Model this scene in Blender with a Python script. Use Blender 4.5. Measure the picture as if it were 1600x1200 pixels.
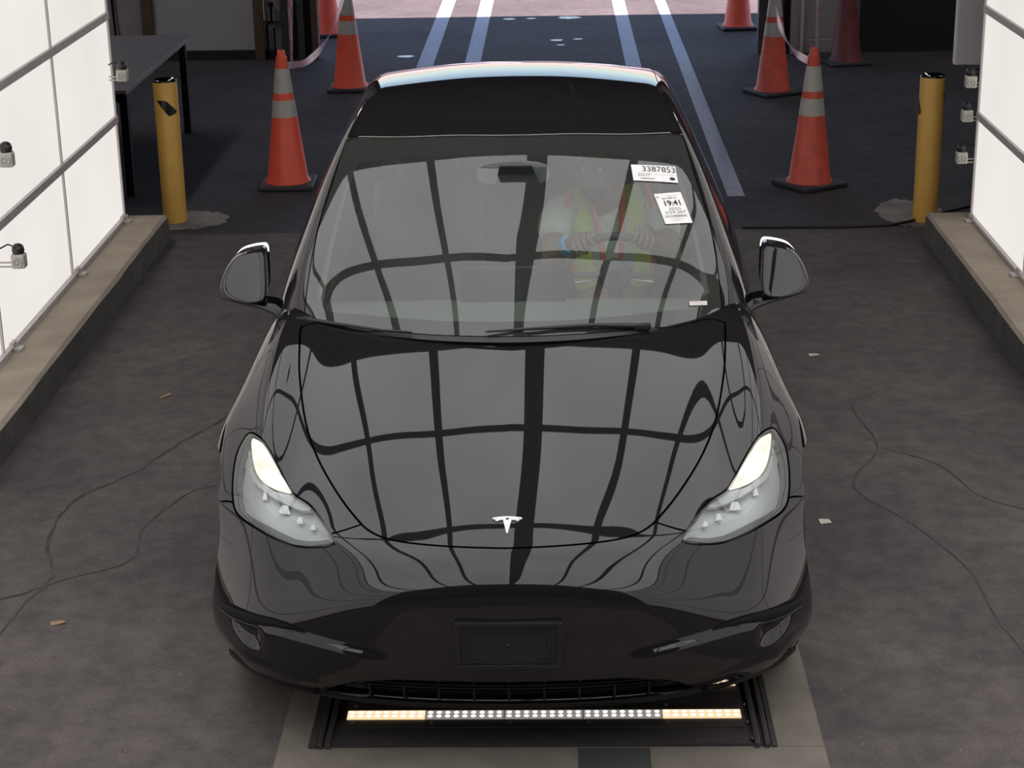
import bpy, bmesh, math, random
import numpy as np
from mathutils import Vector, Matrix
random.seed(7); rng = np.random.default_rng(7)
for _o in list(bpy.data.objects): bpy.data.objects.remove(_o, do_unlink=True)
SC = bpy.context.scene; C = SC.collection
# ------------------------------------------------------------------ camera
def make_camera():
    th, yaw, roll = .340, -.0263, .0175
    fw = np.array([math.sin(yaw)*math.cos(th), math.cos(yaw)*math.cos(th), -math.sin(th)])
    r = np.cross(fw, [0, 0, 1]); r /= np.linalg.norm(r); d = np.cross(fw, r)
    r2 = math.cos(roll)*r+math.sin(roll)*d; d2 = -math.sin(roll)*r+math.cos(roll)*d
    m = Matrix.Identity(4)
    for i in range(3): m[i][0] = r2[i]; m[i][1] = -d2[i]; m[i][2] = -fw[i]
    m.translation = (.154, -4.869, 2.966)
    cd = bpy.data.cameras.new('camera'); cd.sensor_width = 36; cd.lens = 2912*36/1600; cd.clip_start = .05; cd.clip_end = 300
    o = bpy.data.objects.new('camera', cd); o.matrix_world = m; C.objects.link(o); SC.camera = o
make_camera()
# ------------------------------------------------------------------ world, sun, exposure
SC.view_settings.view_transform = 'Standard'; SC.view_settings.look = 'None'; SC.view_settings.gamma = 1
SC.view_settings.use_curve_mapping = False; SC.view_settings.exposure = 0.0
W = bpy.data.worlds.new('sky'); SC.world = W; W.use_nodes = True
wn = W.node_tree.nodes; wl = W.node_tree.links
sky = wn.new('ShaderNodeTexSky'); sky.sky_type = 'NISHITA'; sky.sun_disc = False
sky.sun_elevation = math.radians(64); sky.sun_rotation = math.radians(180)
hs_ = wn.new('ShaderNodeHueSaturation'); hs_.inputs['Saturation'].default_value = .85; wl.new(sky.outputs[0], hs_.inputs['Color']); wl.new(hs_.outputs[0], wn['Background'].inputs[0]); wn['Background'].inputs[1].default_value = .27
sd = bpy.data.lights.new('sun', 'SUN'); sd.energy = 30; sd.angle = math.radians(.55); sd.color = (1, .76, .69)
so = bpy.data.objects.new('sun', sd); C.objects.link(so); so.rotation_euler = (math.radians(25), 0, 0)
WALL_E, CEIL_E = .86, 1.8
# ------------------------------------------------------------------ materials
def mat(name, col, rough=.5, metal=0, spec=.5, emit=None, es=0, noise=None, bump=None, coat=0):
    m = bpy.data.materials.new(name); m.use_nodes = True; nt = m.node_tree; b = nt.nodes['Principled BSDF']
    b.inputs['Base Color'].default_value = (*col, 1); b.inputs['Roughness'].default_value = rough
    b.inputs['Metallic'].default_value = metal; b.inputs['Specular IOR Level'].default_value = spec
    b.inputs['Coat Weight'].default_value = coat; b.inputs['Coat Roughness'].default_value = .02
    if emit: b.inputs['Emission Color'].default_value = (*emit, 1); b.inputs['Emission Strength'].default_value = es
    tc = nt.nodes.new('ShaderNodeTexCoord')
    if noise:                                             # (scale, second colour, contrast)
        n = nt.nodes.new('ShaderNodeTexNoise'); n.inputs['Scale'].default_value = noise[0]; n.inputs['Detail'].default_value = 8
        nt.links.new(tc.outputs['Object'], n.inputs['Vector'])
        rp = nt.nodes.new('ShaderNodeValToRGB'); c = noise[2]
        rp.color_ramp.elements[0].position = .5-c; rp.color_ramp.elements[1].position = .5+c
        rp.color_ramp.elements[0].color = (*noise[1], 1); rp.color_ramp.elements[1].color = (*col, 1)
        nt.links.new(n.outputs['Fac'], rp.inputs[0]); nt.links.new(rp.outputs[0], b.inputs['Base Color'])
    if bump:                                              # (scale, strength, distance)
        n2 = nt.nodes.new('ShaderNodeTexNoise'); n2.inputs['Scale'].default_value = bump[0]; n2.inputs['Detail'].default_value = 4
        nt.links.new(tc.outputs['Object'], n2.inputs['Vector'])
        bp = nt.nodes.new('ShaderNodeBump'); bp.inputs['Strength'].default_value = bump[1]; bp.inputs['Distance'].default_value = bump[2]
        nt.links.new(n2.outputs['Fac'], bp.inputs['Height']); nt.links.new(bp.outputs[0], b.inputs['Normal'])
    return m
def emission(name, col, s, noise=None):
    m = bpy.data.materials.new(name); m.use_nodes = True; nt = m.node_tree; nt.nodes.remove(nt.nodes['Principled BSDF'])
    e = nt.nodes.new('ShaderNodeEmission'); e.inputs[0].default_value = (*col, 1); e.inputs[1].default_value = s
    if noise:
        tc = nt.nodes.new('ShaderNodeTexCoord'); n = nt.nodes.new('ShaderNodeTexNoise'); n.inputs['Scale'].default_value = noise[0]; n.inputs['Detail'].default_value = 2
        mr = nt.nodes.new('ShaderNodeMapRange'); mr.inputs[1].default_value = .3; mr.inputs[2].default_value = .7
        mr.inputs[3].default_value = s*(1-noise[1]); mr.inputs[4].default_value = s*(1+noise[1])
        nt.links.new(tc.outputs['Object'], n.inputs['Vector']); nt.links.new(n.outputs['Fac'], mr.inputs[0]); nt.links.new(mr.outputs[0], e.inputs[1])
    nt.links.new(e.outputs[0], nt.nodes['Material Output'].inputs[0]); return m
def glass(name, tint, ior=1.55, boost=1.0, dust_veil=0.0):
    m = bpy.data.materials.new(name); m.use_nodes = True; nt = m.node_tree; nt.nodes.remove(nt.nodes['Principled BSDF'])
    t = nt.nodes.new('ShaderNodeBsdfTransparent'); t.inputs[0].default_value = (*tint, 1)
    g = nt.nodes.new('ShaderNodeBsdfGlossy'); g.inputs['Roughness'].default_value = 0.004; g.inputs[0].default_value = (1, 1, 1, 1)
    f = nt.nodes.new('ShaderNodeFresnel'); f.inputs[0].default_value = ior
    mu = nt.nodes.new('ShaderNodeMath'); mu.operation = 'MULTIPLY'; mu.inputs[1].default_value = boost; mu.use_clamp = True
    x = nt.nodes.new('ShaderNodeMixShader'); nt.links.new(f.outputs[0], mu.inputs[0]); nt.links.new(mu.outputs[0], x.inputs[0])
    nt.links.new(t.outputs[0], x.inputs[1]); nt.links.new(g.outputs[0], x.inputs[2]); nt.links.new(x.outputs[0], nt.nodes['Material Output'].inputs[0])
    if dust_veil:  # pale diffuse film: a painted haze that lifts the dark glass
        d = nt.nodes.new('ShaderNodeBsdfDiffuse'); d.inputs[0].default_value = (.8, .84, .78, 1); y = nt.nodes.new('ShaderNodeMixShader')
        n = nt.nodes.new('ShaderNodeTexNoise'); n.inputs['Scale'].default_value = 3; tc = nt.nodes.new('ShaderNodeTexCoord'); nt.links.new(tc.outputs['Object'], n.inputs['Vector'])
        mr = nt.nodes.new('ShaderNodeMapRange'); mr.inputs[3].default_value = dust_veil*.7; mr.inputs[4].default_value = dust_veil*1.3; nt.links.new(n.outputs['Fac'], mr.inputs[0]); nt.links.new(mr.outputs[0], y.inputs[0])
        nt.links.new(x.outputs[0], y.inputs[1]); nt.links.new(d.outputs[0], y.inputs[2]); nt.links.new(y.outputs[0], nt.nodes['Material Output'].inputs[0])
    return m
M = {}
M['paint'] = mat('black_paint', (.014, .0125, .0145), .012, spec=.6)
M['gap'] = mat('panel_gap', (.002, .002, .002), .6, spec=.2)
M['blackplastic'] = mat('black_plastic', (.018, .017, .019), .42, bump=(900, .2, .0005))
M['gloss'] = mat('gloss_black', (.004, .004, .005), .08)
M['rubber'] = mat('rubber', (.008, .0075, .008), .6, bump=(300, .3, .001))
M['windglass'] = glass('windshield_glass', (.84, .93, .86), 1.5, 1.55, .032)
M['sideglass'] = glass('tinted_glass', (.5, .55, .52), 1.5, 1.2)
M['roofglass'] = glass('roof_glass', (.03, .032, .035), 1.5, 1.1)
M['lens'] = glass('lamp_lens', (.93, .95, .96), 1.45, 1.25)
M['silver'] = mat('satin_silver', (.60, .62, .62), .33, .2)
M['lampgrey'] = mat('lamp_grey', (.22, .23, .235), .35, .2)
M['chrome'] = mat('chrome', (.78, .78, .78), .08, 1)
M['emblem'] = mat('emblem_chrome', (.80, .80, .80), .30, .25)
M['drl'] = emission('daytime_light', (1.0, .91, .76), 1.35, (14, .25))
M['amber'] = mat('amber_lens', (.55, .22, .03), .2)
M['redlens'] = mat('red_lens', (.30, .006, .006), .12)
M['trim'] = mat('light_trim', (.42, .47, .44), .8, noise=(40, (.38, .42, .40), .3))
M['dash'] = mat('dash_vinyl', (.13, .14, .135), .7, bump=(400, .2, .0006))
M['dashwood'] = mat('dash_strip', (.5, .5, .48), .5)
M['seat'] = mat('seat_black', (.05, .05, .052), .6, bump=(200, .15, .001))
M['wheelgrey'] = mat('alloy_dark', (.06, .06, .065), .35, .7)
M['screen'] = mat('screen', (.01, .012, .015), .1)
M['skin'] = mat('skin', (.19, .11, .075), .55, bump=(120, .1, .001))
M['hair'] = mat('hair', (.012, .010, .010), .7, bump=(260, .6, .002))
M['vest'] = mat('vest_yellow', (.62, .85, .05), .8, bump=(300, .3, .001))
M['vestorange'] = mat('vest_orange', (1.0, .20, .12), .7, emit=None)
M['shirt'] = mat('grey_shirt', (.68, .74, .70), .9, noise=(30, (.55, .60, .57), .3), bump=(60, .3, .002))
M['trousers'] = mat('dark_trousers', (.03, .032, .04), .9)
M['blueband'] = mat('blue_band', (.06, .30, .62), .6)
M['white'] = mat('white_paper', (.86, .85, .84), .7)
M['ink'] = mat('ink', (.02, .02, .02), .7)
M['greyink'] = mat('grey_ink', (.20, .20, .20), .7)
M['cone'] = mat('cone_orange', (1.0, .135, .075), .42, noise=(9, (.96, .12, .065), .25))
M['conedirty'] = mat('cone_orange_worn', (.90, .135, .085), .5, noise=(11, (.58, .10, .065), .22))
M['conedark'] = mat('cone_maroon', (.24, .055, .065), .55, noise=(9, (.12, .03, .035), .3))
M['conebase'] = mat('cone_base', (.038, .038, .045), .6, bump=(120, .3, .002))
M['reflect'] = mat('reflective_band', (.56, .54, .51), .4, noise=(14, (.46, .45, .43), .3))
M['yellow'] = mat('bollard_yellow', (.84, .50, .11), .45, noise=(8, (.76, .43, .09), .3))
M['blackvinyl'] = mat('black_vinyl', (.01, .01, .012), .35)
M['steelblack'] = mat('black_steel', (.045, .041, .041), .5, .2, noise=(18, (.075, .068, .066), .25), bump=(60, .15, .001))
M['steelgrey'] = mat('worn_steel', (.10, .10, .105), .5, .5, noise=(12, (.06, .06, .065), .25))
M['alu'] = mat('aluminium_rail', (.64, .60, .58), .5, .05, noise=(10, (.55, .52, .50), .3))
M['ledbase'] = mat('led_channel', (.40, .38, .38), .5, emit=(1, .93, .88), es=.22)  # own glow stands in for LED light falling on the channel
M['led'] = emission('led_dot', (1, .92, .78), 5.0)
M['ledstrip'] = emission('led_strip', (1, .70, .40), 1.1)
M['panel'] = emission('lit_panel', (1.0, .945, .90), WALL_E, (.9, .05))
M['ceilpanel'] = emission('lit_ceiling', (1.0, .98, .985), CEIL_E, (.8, .12))
M['darkbar'] = mat('ceiling_bar', (.01, .01, .01), .8)
M['tape'] = mat('barrier_tape', (.62, .50, .62), .4, noise=(12, (.70, .22, .24), .06))
M['wood'] = mat('stud_wood', (.13, .09, .065), .8, noise=(9, (.09, .06, .045), .3))
M['drywall'] = mat('drywall', (.48, .48, .50), .85, noise=(3, (.43, .43, .445), .3))
M['plaster'] = mat('rough_block', (.38, .345, .35), .9, noise=(4, (.31, .28, .285), .3))
M['darkwall'] = mat('dark_wall', (.02, .019, .021), .8)
M['darkceil'] = mat('building_ceiling', (.05, .048, .05), .85, noise=(2, (.035, .033, .036), .3))
M['table'] = mat('table_top', (.12, .112, .13), .5, noise=(6, (.10, .094, .11), .3))
M['tableedge'] = mat('table_edge', (.17, .15, .17), .5)
M['fixture'] = mat('fixture_plastic', (.58, .56, .49), .4)
M['fixlens'] = mat('fixture_lens', (.03, .028, .03), .3)
M['line'] = mat('lane_paint', (.40, .43, .54), .7, noise=(26, (.25, .27, .34), .22))
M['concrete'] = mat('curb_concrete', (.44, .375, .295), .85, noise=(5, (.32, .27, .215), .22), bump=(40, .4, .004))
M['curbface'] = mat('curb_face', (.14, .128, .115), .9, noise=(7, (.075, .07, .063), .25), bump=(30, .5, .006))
M['crack'] = mat('crack_dark', (.040, .035, .036), .95, noise=(9, (.085, .076, .075), .12))
# ------------------------------------------------------------------ object helpers
def link(name, me, m=None, parent=None):
    o = bpy.data.objects.new(name, me); C.objects.link(o)
    if m is not None:
        for q in (m if isinstance(m, (list, tuple)) else [m]): me.materials.append(M[q])
    if parent is not None: o.parent = parent
    return o
def tag(o, label=None, cat=None, group=None, kind=None):
    if label: o['label'] = label
    if cat: o['category'] = cat
    if group: o['group'] = group
    if kind: o['kind'] = kind
    return o
def empty(name, loc=(0, 0, 0), rz=0, **k):
    o = bpy.data.objects.new(name, None); C.objects.link(o); o.location = loc; o.rotation_euler = (0, 0, rz); o.empty_display_size = .1
    return tag(o, **k)
def copy_tree(o, parent=None):
    c = o.copy(); C.objects.link(c)
    if parent is not None: c.parent = parent
    for ch in list(o.children): copy_tree(ch, c)
    return c
class B:
    """collects simple shapes into one mesh"""
    def __init__(s): s.v = []; s.f = []; s.mi = []; s.cur = 0; s.sm = []
    def add(s, v, f, smooth=False):
        k = len(s.v); s.v += [tuple(map(float, p)) for p in v]
        for q in f: s.f.append([k+i for i in q]); s.mi.append(s.cur); s.sm.append(smooth)
    def box(s, x0, x1, y0, y1, z0, z1, bev=0):
        if bev <= 0:
            v = [(x, y, z) for x in (x0, x1) for y in (y0, y1) for z in (z0, z1)]
            s.add(v, [(0, 1, 3, 2), (4, 6, 7, 5), (0, 4, 5, 1), (2, 3, 7, 6), (0, 2, 6, 4), (1, 5, 7, 3)]); return
        bm = bmesh.new(); bmesh.ops.create_cube(bm, size=1)
        for q in bm.verts: q.co = Vector(((x0+x1)/2+q.co.x*(x1-x0), (y0+y1)/2+q.co.y*(y1-y0), (z0+z1)/2+q.co.z*(z1-z0)))
        bmesh.ops.bevel(bm, geom=bm.edges[:], offset=bev, segments=2, affect='EDGES', profile=.5); s.bm(bm)
    def bm(s, bm, smooth=False):
        bm.verts.index_update(); s.add([q.co[:] for q in bm.verts], [[q.index for q in f.verts] for f in bm.faces], smooth); bm.free()
    def tube(s, pts, r, n=8, cap=True, closed=False, smooth=True):
        P = [Vector(p) for p in pts]; N = len(P); R = r if isinstance(r, (list, tuple)) else [r]*N; V = []; up = None
        for i in range(N):
            a = P[(i-1) % N] if (closed or i > 0) else P[i]; b = P[(i+1) % N] if (closed or i < N-1) else P[i]; t = (b-a).normalized()
            if up is None: up = t.orthogonal().normalized()
            up = (up-t*up.dot(t)); up = up.normalized() if up.length > 1e-6 else t.orthogonal().normalized(); w = t.cross(up)
            for j in range(n):
                c = 2*math.pi*j/n; V.append(P[i]+(up*math.cos(c)+w*math.sin(c))*R[i])
        F = [(i*n+j, i*n+(j+1) % n, ((i+1) % N)*n+(j+1) % n, ((i+1) % N)*n+j) for i in range(N if closed else N-1) for j in range(n)]
        s.add(V, F, smooth)
        if cap and not closed: s.add(V[:n], [list(range(n))[::-1]]); s.add(V[-n:], [list(range(n))])
    def lathe(s, prof, n=32, c=(0, 0, 0), axis='z', smooth=True):
        V = []
        for r, h in prof:
            for j in range(n):
                a = 2*math.pi*j/n; x, y = r*math.cos(a), r*math.sin(a)
                V.append((c[0]+x, c[1]+y, c[2]+h) if axis == 'z' else ((c[0]+h, c[1]+x, c[2]+y) if axis == 'x' else (c[0]+x, c[1]+h, c[2]+y)))
        F = [(i*n+j, i*n+(j+1) % n, (i+1)*n+(j+1) % n, (i+1)*n+j) for i in range(len(prof)-1) for j in range(n)]
        s.add(V, F, smooth)
    def prism(s, poly, d0, d1, fn):
        """poly 2D, extruded d0..d1 and mapped by fn(u, v, d)"""
        n = len(poly); V = [fn(u, v, d0) for u, v in poly]+[fn(u, v, d1) for u, v in poly]
        s.add(V, [list(range(n))[::-1], [n+i for i in range(n)]]+[(i, (i+1) % n, n+(i+1) % n, n+i) for i in range(n)])
    def build(s, name, m=None, parent=None, edge=None):
        me = bpy.data.meshes.new(name); me.from_pydata(s.v, [], s.f); me.polygons.foreach_set('material_index', s.mi); me.polygons.foreach_set('use_smooth', s.sm)
        bm = bmesh.new(); bm.from_mesh(me); bmesh.ops.recalc_face_normals(bm, faces=bm.faces); bm.to_mesh(me); bm.free()
        me.update(); return link(name, me, m, parent)
def box(name, m, parent, *a, bev=0):
    b = B(); b.box(*a, bev=bev); return b.build(name, m, parent)
def text(s, size, name, m, parent, mw, sx=1.0, extrude=.0004, bold=0):
    cu = bpy.data.curves.new(name, 'FONT'); cu.body = s; cu.size = size; cu.extrude = extrude; cu.align_x = 'CENTER'; cu.align_y = 'CENTER'; cu.offset = bold
    t = bpy.data.objects.new('tmp', cu); C.objects.link(t); dg = bpy.context.evaluated_depsgraph_get(); dg.update()
    me = bpy.data.meshes.new_from_object(t.evaluated_get(dg)); bpy.data.objects.remove(t, do_unlink=True)
    me.transform(Matrix.Diagonal((sx, 1, 1, 1))); me.transform(mw); me.materials.clear()
    return link(name, me, m, parent)
# ------------------------------------------------------------------ numeric surfaces
def _basis(n, t):
    n = np.asarray(n, float); N = len(n); h = np.diff(n)
    A = np.zeros((N, N)); B = np.zeros((N, N)); A[0, 0] = A[-1, -1] = 1
    for i in range(1, N-1):
        A[i, i-1] = h[i-1]; A[i, i] = 2*(h[i-1]+h[i]); A[i, i+1] = h[i]
        B[i, i-1] = 6/h[i-1]; B[i, i] = -6/h[i-1]-6/h[i]; B[i, i+1] = 6/h[i]
    M = np.linalg.solve(A, B)
    t = np.clip(t, n[0], n[-1]); k = np.clip(np.searchsorted(n, t)-1, 0, N-2)
    I = np.eye(N); hk = h[k][:, None]
    a = ((n[k+1]-t)[:, None])/hk; b = 1-a
    return a*I[k]+b*I[k+1]+((a**3-a)*M[k]+(b**3-b)*M[k+1])*hk**2/6
class Sp:
    """natural cubic spline, evaluated through a dense table with cubic (Catmull) lookup"""
    def __init__(s, n, v, dens=1600):
        s.a, s.b = n[0], n[-1]; s.d = dens
        s.t = np.linspace(s.a, s.b, dens+1); s.v = _basis(n, s.t) @ np.asarray(v, float)
        s.h = (s.b-s.a)/dens; s.g = np.gradient(s.v, s.h)
    def __call__(s, t):
        t = np.asarray(t, float); u = (np.clip(t, s.a, s.b)-s.a)/s.h; k = np.minimum(u.astype(int), s.d-1); r = u-k
        v0 = s.v[k]; v1 = s.v[k+1]; g0 = s.g[k]*s.h; g1 = s.g[k+1]*s.h
        o = v0*(2*r**3-3*r**2+1)+v1*(3*r**2-2*r**3)+g0*(r**3-2*r**2+r)+g1*(r**3-r**2)
        return o+np.where(t < s.a, (t-s.a)*s.g[0], 0)+np.where(t > s.b, (t-s.b)*s.g[-1], 0)
def smax(a, b, k):
    h = np.maximum(k-np.abs(a-b), 0)/k
    return np.maximum(a, b)+h*h*h*k/6
def sstep(t):
    t = np.clip(t, 0, 1); return t*t*t*(t*(6*t-15)+10)
def sdf(poly, x, y):
    """signed distance, positive inside"""
    P = np.asarray(poly, float); x = np.asarray(x, float); y = np.asarray(y, float)
    d = np.full(x.shape, 1e9); ins = np.zeros(x.shape, bool)
    for i in range(len(P)):
        a = P[i]; b = P[(i+1) % len(P)]; e = b-a; L = e@e
        if L < 1e-14: continue
        t = np.clip(((x-a[0])*e[0]+(y-a[1])*e[1])/L, 0, 1)
        d = np.minimum(d, (x-a[0]-t*e[0])**2+(y-a[1]-t*e[1])**2)
        c = ((a[1] > y) != (b[1] > y))
        if e[1] != 0: ins ^= c & (x < e[0]*(y-a[1])/e[1]+a[0])
    return np.where(ins, 1, -1)*np.sqrt(d)
def smoothpoly(P, closed=True, per=6, sharp=()):
    """Catmull-Rom through the points; indices in sharp stay corners"""
    P = [np.array(p, float) for p in P]; n = len(P); out = []
    for i in range(n if closed else n-1):
        p1 = P[i]; p2 = P[(i+1) % n]
        p0 = p1 if (i in sharp) or (not closed and i == 0) else P[i-1]
        p3 = p2 if ((i+1) % n in sharp) or (not closed and i == n-2) else P[(i+2) % n]
        if p0 is p1: p0 = 2*p1-p2
        if p3 is p2: p3 = 2*p2-p1
        for j in range(per):
            t = j/per
            out.append(.5*((2*p1)+(p2-p0)*t+(2*p0-5*p1+4*p2-p3)*t*t+(3*p1-p0-3*p2+p3)*t**3))
    if not closed: out.append(P[-1])
    return np.array(out)
# ---- lower body of the car: front bumper at y = 0, nose towards -y, x to the photo's right
CH = Sp([-.3, 0, .06, .12, .2, .35, .6, .9, 1.1, 1.3, 1.5, 1.9, 2.6, 3.6, 4.3, 4.6, 4.72, 4.78, 4.9],
        [.33, .632, .68, .7067, .7349, .7835, .8579, .9422, .997, 1.0441, 1.058, 1.03, 1.04, 1.08, 1.10, 1.07, 1.0, .90, .7])
SW = Sp([0, .15, .3, .45, .55, .65, .75, .85, .95, 1.05], [0, .0096, .0381, .0835, .135, .1997, .2707, .3755, .54, .78])
GW = Sp([-.3, .3, .6, 1.0, 1.4, 1.8, 2.6, 4.9], [1, 1.3557, 1.1208, .3025, .2025, 0, 0, 0])
CR = Sp([-.3, .1, .5, 1.0, 1.4, 2.0, 4.9], [.2, .9709, .4583, 1.1701, .9945, 1, 1])
HC = Sp([0, .15, .3, .45, .55, .65, .75, .85, .95, 1.05], [0, .003, .0098, .0189, .0269, .0378, .0488, .0608, .0756, .0945])
CXC = Sp([0, .4, .8, 1.3, 1.7], [.74, .775, .80, .80, .80])
CXA = Sp([-.3, .1, .4, .8, 1.3, 1.7, 2.0, 4.9], [0, 0, .012, .028, .022, .005, 0, 0])
def Tf(x, y):
    a = np.sqrt(x*x+1e-6)
    r = CH(y-SW(a)*GW(y))-HC(a)*CR(y)
    return r+CXA(y)*np.exp(-((a-CXC(y))/.07)**2)
WY = Sp([-.3, .3, .6, .9, 1.3, 1.8, 2.6, 3.3, 3.8, 4.3, 4.6, 4.9], [.984, .990, .987, .975, .946, .930, .937, .95, .96, .945, .915, .87])
WZ = Sp([0, .2, .35, .5, .65, .75, .85, .95, 1.05, 1.3], [.03, .012, .004, .0, 0, .006, .032, .064, .11, .26])
F0 = Sp([0, .15, .2, .25, .3, .4, .5, .58, .64, .7, .8, 1.0], [.28, .150, .100, .048, .018, .002, -.004, -.005, .006, .052, .17, .45])
FX = Sp([0, .3, .5, .65, .75, .83, .9, .96, 1.05], [0, .018, .062, .124, .188, .262, .360, .475, .76])
FM = Sp([0, .35, .5, .65, .8, 1.2], [1, 1.0, 1.04, 1.12, 1.15, 1.15])
RX = Sp([0, .4, .6, .75, .85, .92, 1.0], [0, .03, .08, .17, .28, .42, .7])
R0 = Sp([0, .2, .35, .5, .8, 1.0, 1.2], [4.60, 4.68, 4.74, 4.75, 4.72, 4.66, 4.5])
AX1, AX2, AZ, AR = .87, 3.76, .352, .382
VANE = smoothpoly([(.885, .380), (.85, .402), (.80, .412), (.74, .408), (.735, .37), (.74, .325), (.78, .305), (.84, .312), (.875, .335)], per=4)
GRIL = smoothpoly([(0, .305), (.40, .30), (.50, .27), (.555, .225), (.56, .21), (.40, .205), (0, .195), (-.40, .205), (-.56, .21), (-.555, .225), (-.50, .27), (-.40, .30)], per=3)
LEDGE = Sp([0, .3, .5, .7, .9, 1.1], [.375, .380, .405, .418, .40, .39])
CHIN = Sp([0, .4, .56, .7, .82, 1.0], [.222, .236, .262, .280, .288, .29])
def ff(x, y, z, dents=True):
    a = np.sqrt(x*x+1e-6)
    w = WY(y)-WZ(z)
    for ax in (AX1, AX2):                       # gentle flare round the wheel arches
        r = np.hypot(y-ax, z-AZ); w = w+.013*np.exp(-((r-AR-.02)/.09)**2)
    T = Tf(x, y); e = .01
    ty = (Tf(x, y+e)-T)/e; tx = (Tf(a+e, y)-Tf(a, y))/e
    fT = (z-T)/np.sqrt(1+ty*ty+tx*tx)
    F = F0(z)+FX(a)*FM(z)
    if dents:
        F = F-.020*sstep((LEDGE(a)-z)/.045+.5)*sstep((a-.30)/.16)*sstep((.90-a)/.10)
        F = F-(.004+.012*sstep((a-.45)/.3))*sstep((CHIN(a)-z)/.035+.5)*sstep((.93-a)/.08)
        F = F+.040*sstep(sdf(VANE, a, z)/.055)+.045*sstep(sdf(GRIL, x, z)/.02)
    fx = (FX(a+e)-FX(a))/e*FM(z); fz = (F0(z+e)-F0(z))/e
    fF = (F-y)/np.sqrt(1+fx*fx+fz*fz)
    rx = (RX(a+e)-RX(a))/e
    fR = (y-R0(z)+RX(a))/np.sqrt(1+rx*rx)
    f = smax(fT, a-w, .11)
    f = smax(f, fF, .05)
    return smax(f, fR, .10)
# ---- greenhouse
C2 = Sp([.6, 1.08, 1.3, 1.5, 1.7, 1.9, 2.1, 2.3, 2.55, 2.85, 3.2, 3.6, 4.0, 4.4, 4.6, 4.8],
        [.77, 1.009, 1.1209, 1.2182, 1.3117, 1.4046, 1.4957, 1.5684, 1.6115, 1.616, 1.589, 1.520, 1.415, 1.27, 1.14, .92])
A2 = Sp([.6, 1.4, 1.8, 2.2, 2.7, 3.4, 4.8], [.35, .3182, .1113, .0882, -.0371, 0, -.10])
S2 = Sp([0, .2, .4, .55, .65, .75, .9, 1.0], [0, .0942, .2957, .5097, .7134, 1.0, 1.4886, 1.82])
X2 = Sp([0, .2, .4, .55, .65, .75, .9, 1.0], [0, .0862, .445, .8525, 1.1806, 1.58, 2.4264, 3.1])
CR2 = Sp([.6, 1.4, 1.8, 2.2, 2.7, 3.5, 4.8], [.030, .0136, .0406, .0283, .0333, .045, .05])
def T2(x, y):
    a = np.sqrt(x*x+1e-6)
    return C2(y-A2(y)*S2(a))-CR2(y)*X2(a)
WG = Sp([.6, 1.2, 1.5, 1.8, 2.2, 2.8, 3.4, 3.9, 4.3, 4.8], [.76, .80, .835, .862, .882, .887, .875, .84, .79, .70])
WGZ = Sp([.8, 1.0, 1.2, 1.4, 1.55, 1.7], [-.05, 0, .085, .178, .262, .36])
def fg(x, y, z):
    a = np.sqrt(x*x+1e-6); e = .01
    T = T2(x, y); ty = (T2(x, y+e)-T)/e; tx = (T2(a+e, y)-T2(a, y))/e
    fT = (z-T)/np.sqrt(1+ty*ty+tx*tx)
    return smax(fT, (a-(WG(y)-WGZ(z)))*.92, .075)
def grad(f, P, e=.002):
    x, y, z = P.T
    g = np.stack([f(x+e, y, z)-f(x-e, y, z), f(x, y+e, z)-f(x, y-e, z), f(x, y, z+e)-f(x, y, z-e)], 1)
    return g/np.linalg.norm(g, axis=1)[:, None]
def shoot(f, O, D, L=3.0, n=34):
    """first crossing of f = 0 going outwards from inside points O"""
    lo = np.zeros(len(O)); hi = np.full(len(O), L)
    for _ in range(n):
        m = (lo+hi)/2; p = O+D*m[:, None]; v = f(p[:, 0], p[:, 1], p[:, 2]); ins = v < 0
        lo = np.where(ins, m, lo); hi = np.where(ins, hi, m)
    return O+D*((lo+hi)/2)[:, None]
# ------------------------------------------------------------------ trimmed body panels
class Sh:
    """triangle sheet lying on an implicit surface"""
    def __init__(s, V, F): s.V = V; s.F = F
    def clip(s, g, off=0.0):
        """keep the side where g > off"""
        if len(s.F) == 0: return s
        v = g(*s.V.T)-off; v = np.where(np.abs(v) < 1e-7, 1e-7, v); pos = v > 0; F = s.F; c = pos[F].sum(1)
        keep = F[c == 3]; new = []; V = [s.V]; base = len(s.V); ed = {}; ex = []
        def cut(a, b):
            k = (a, b) if a < b else (b, a)
            if k not in ed:
                t = v[a]/(v[a]-v[b]); p = s.V[a]+(s.V[b]-s.V[a])*t; ed[k] = base+len(ex); ex.append(p)
            return ed[k]
        for q in F[(c == 1) | (c == 2)]:
            q = list(q); n = sum(pos[i] for i in q)
            while not ((n == 1 and pos[q[0]]) or (n == 2 and not pos[q[0]])): q = q[1:]+q[:1]
            a, b, d = q; ab = cut(a, b); ad = cut(a, d)
            if n == 1: new.append((a, ab, ad))
            else: new.append((ab, b, d)); new.append((ab, d, ad))
        s.V = np.vstack([s.V, np.array(ex).reshape(-1, 3)]); s.F = np.vstack([keep, np.array(new, int).reshape(-1, 3)]); return s.tidy()
    def tidy(s):
        u, inv = np.unique(s.F, return_inverse=True); s.V = s.V[u]; s.F = inv.reshape(-1, 3); return s
    def copy(s): return Sh(s.V.copy(), s.F.copy())
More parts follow.
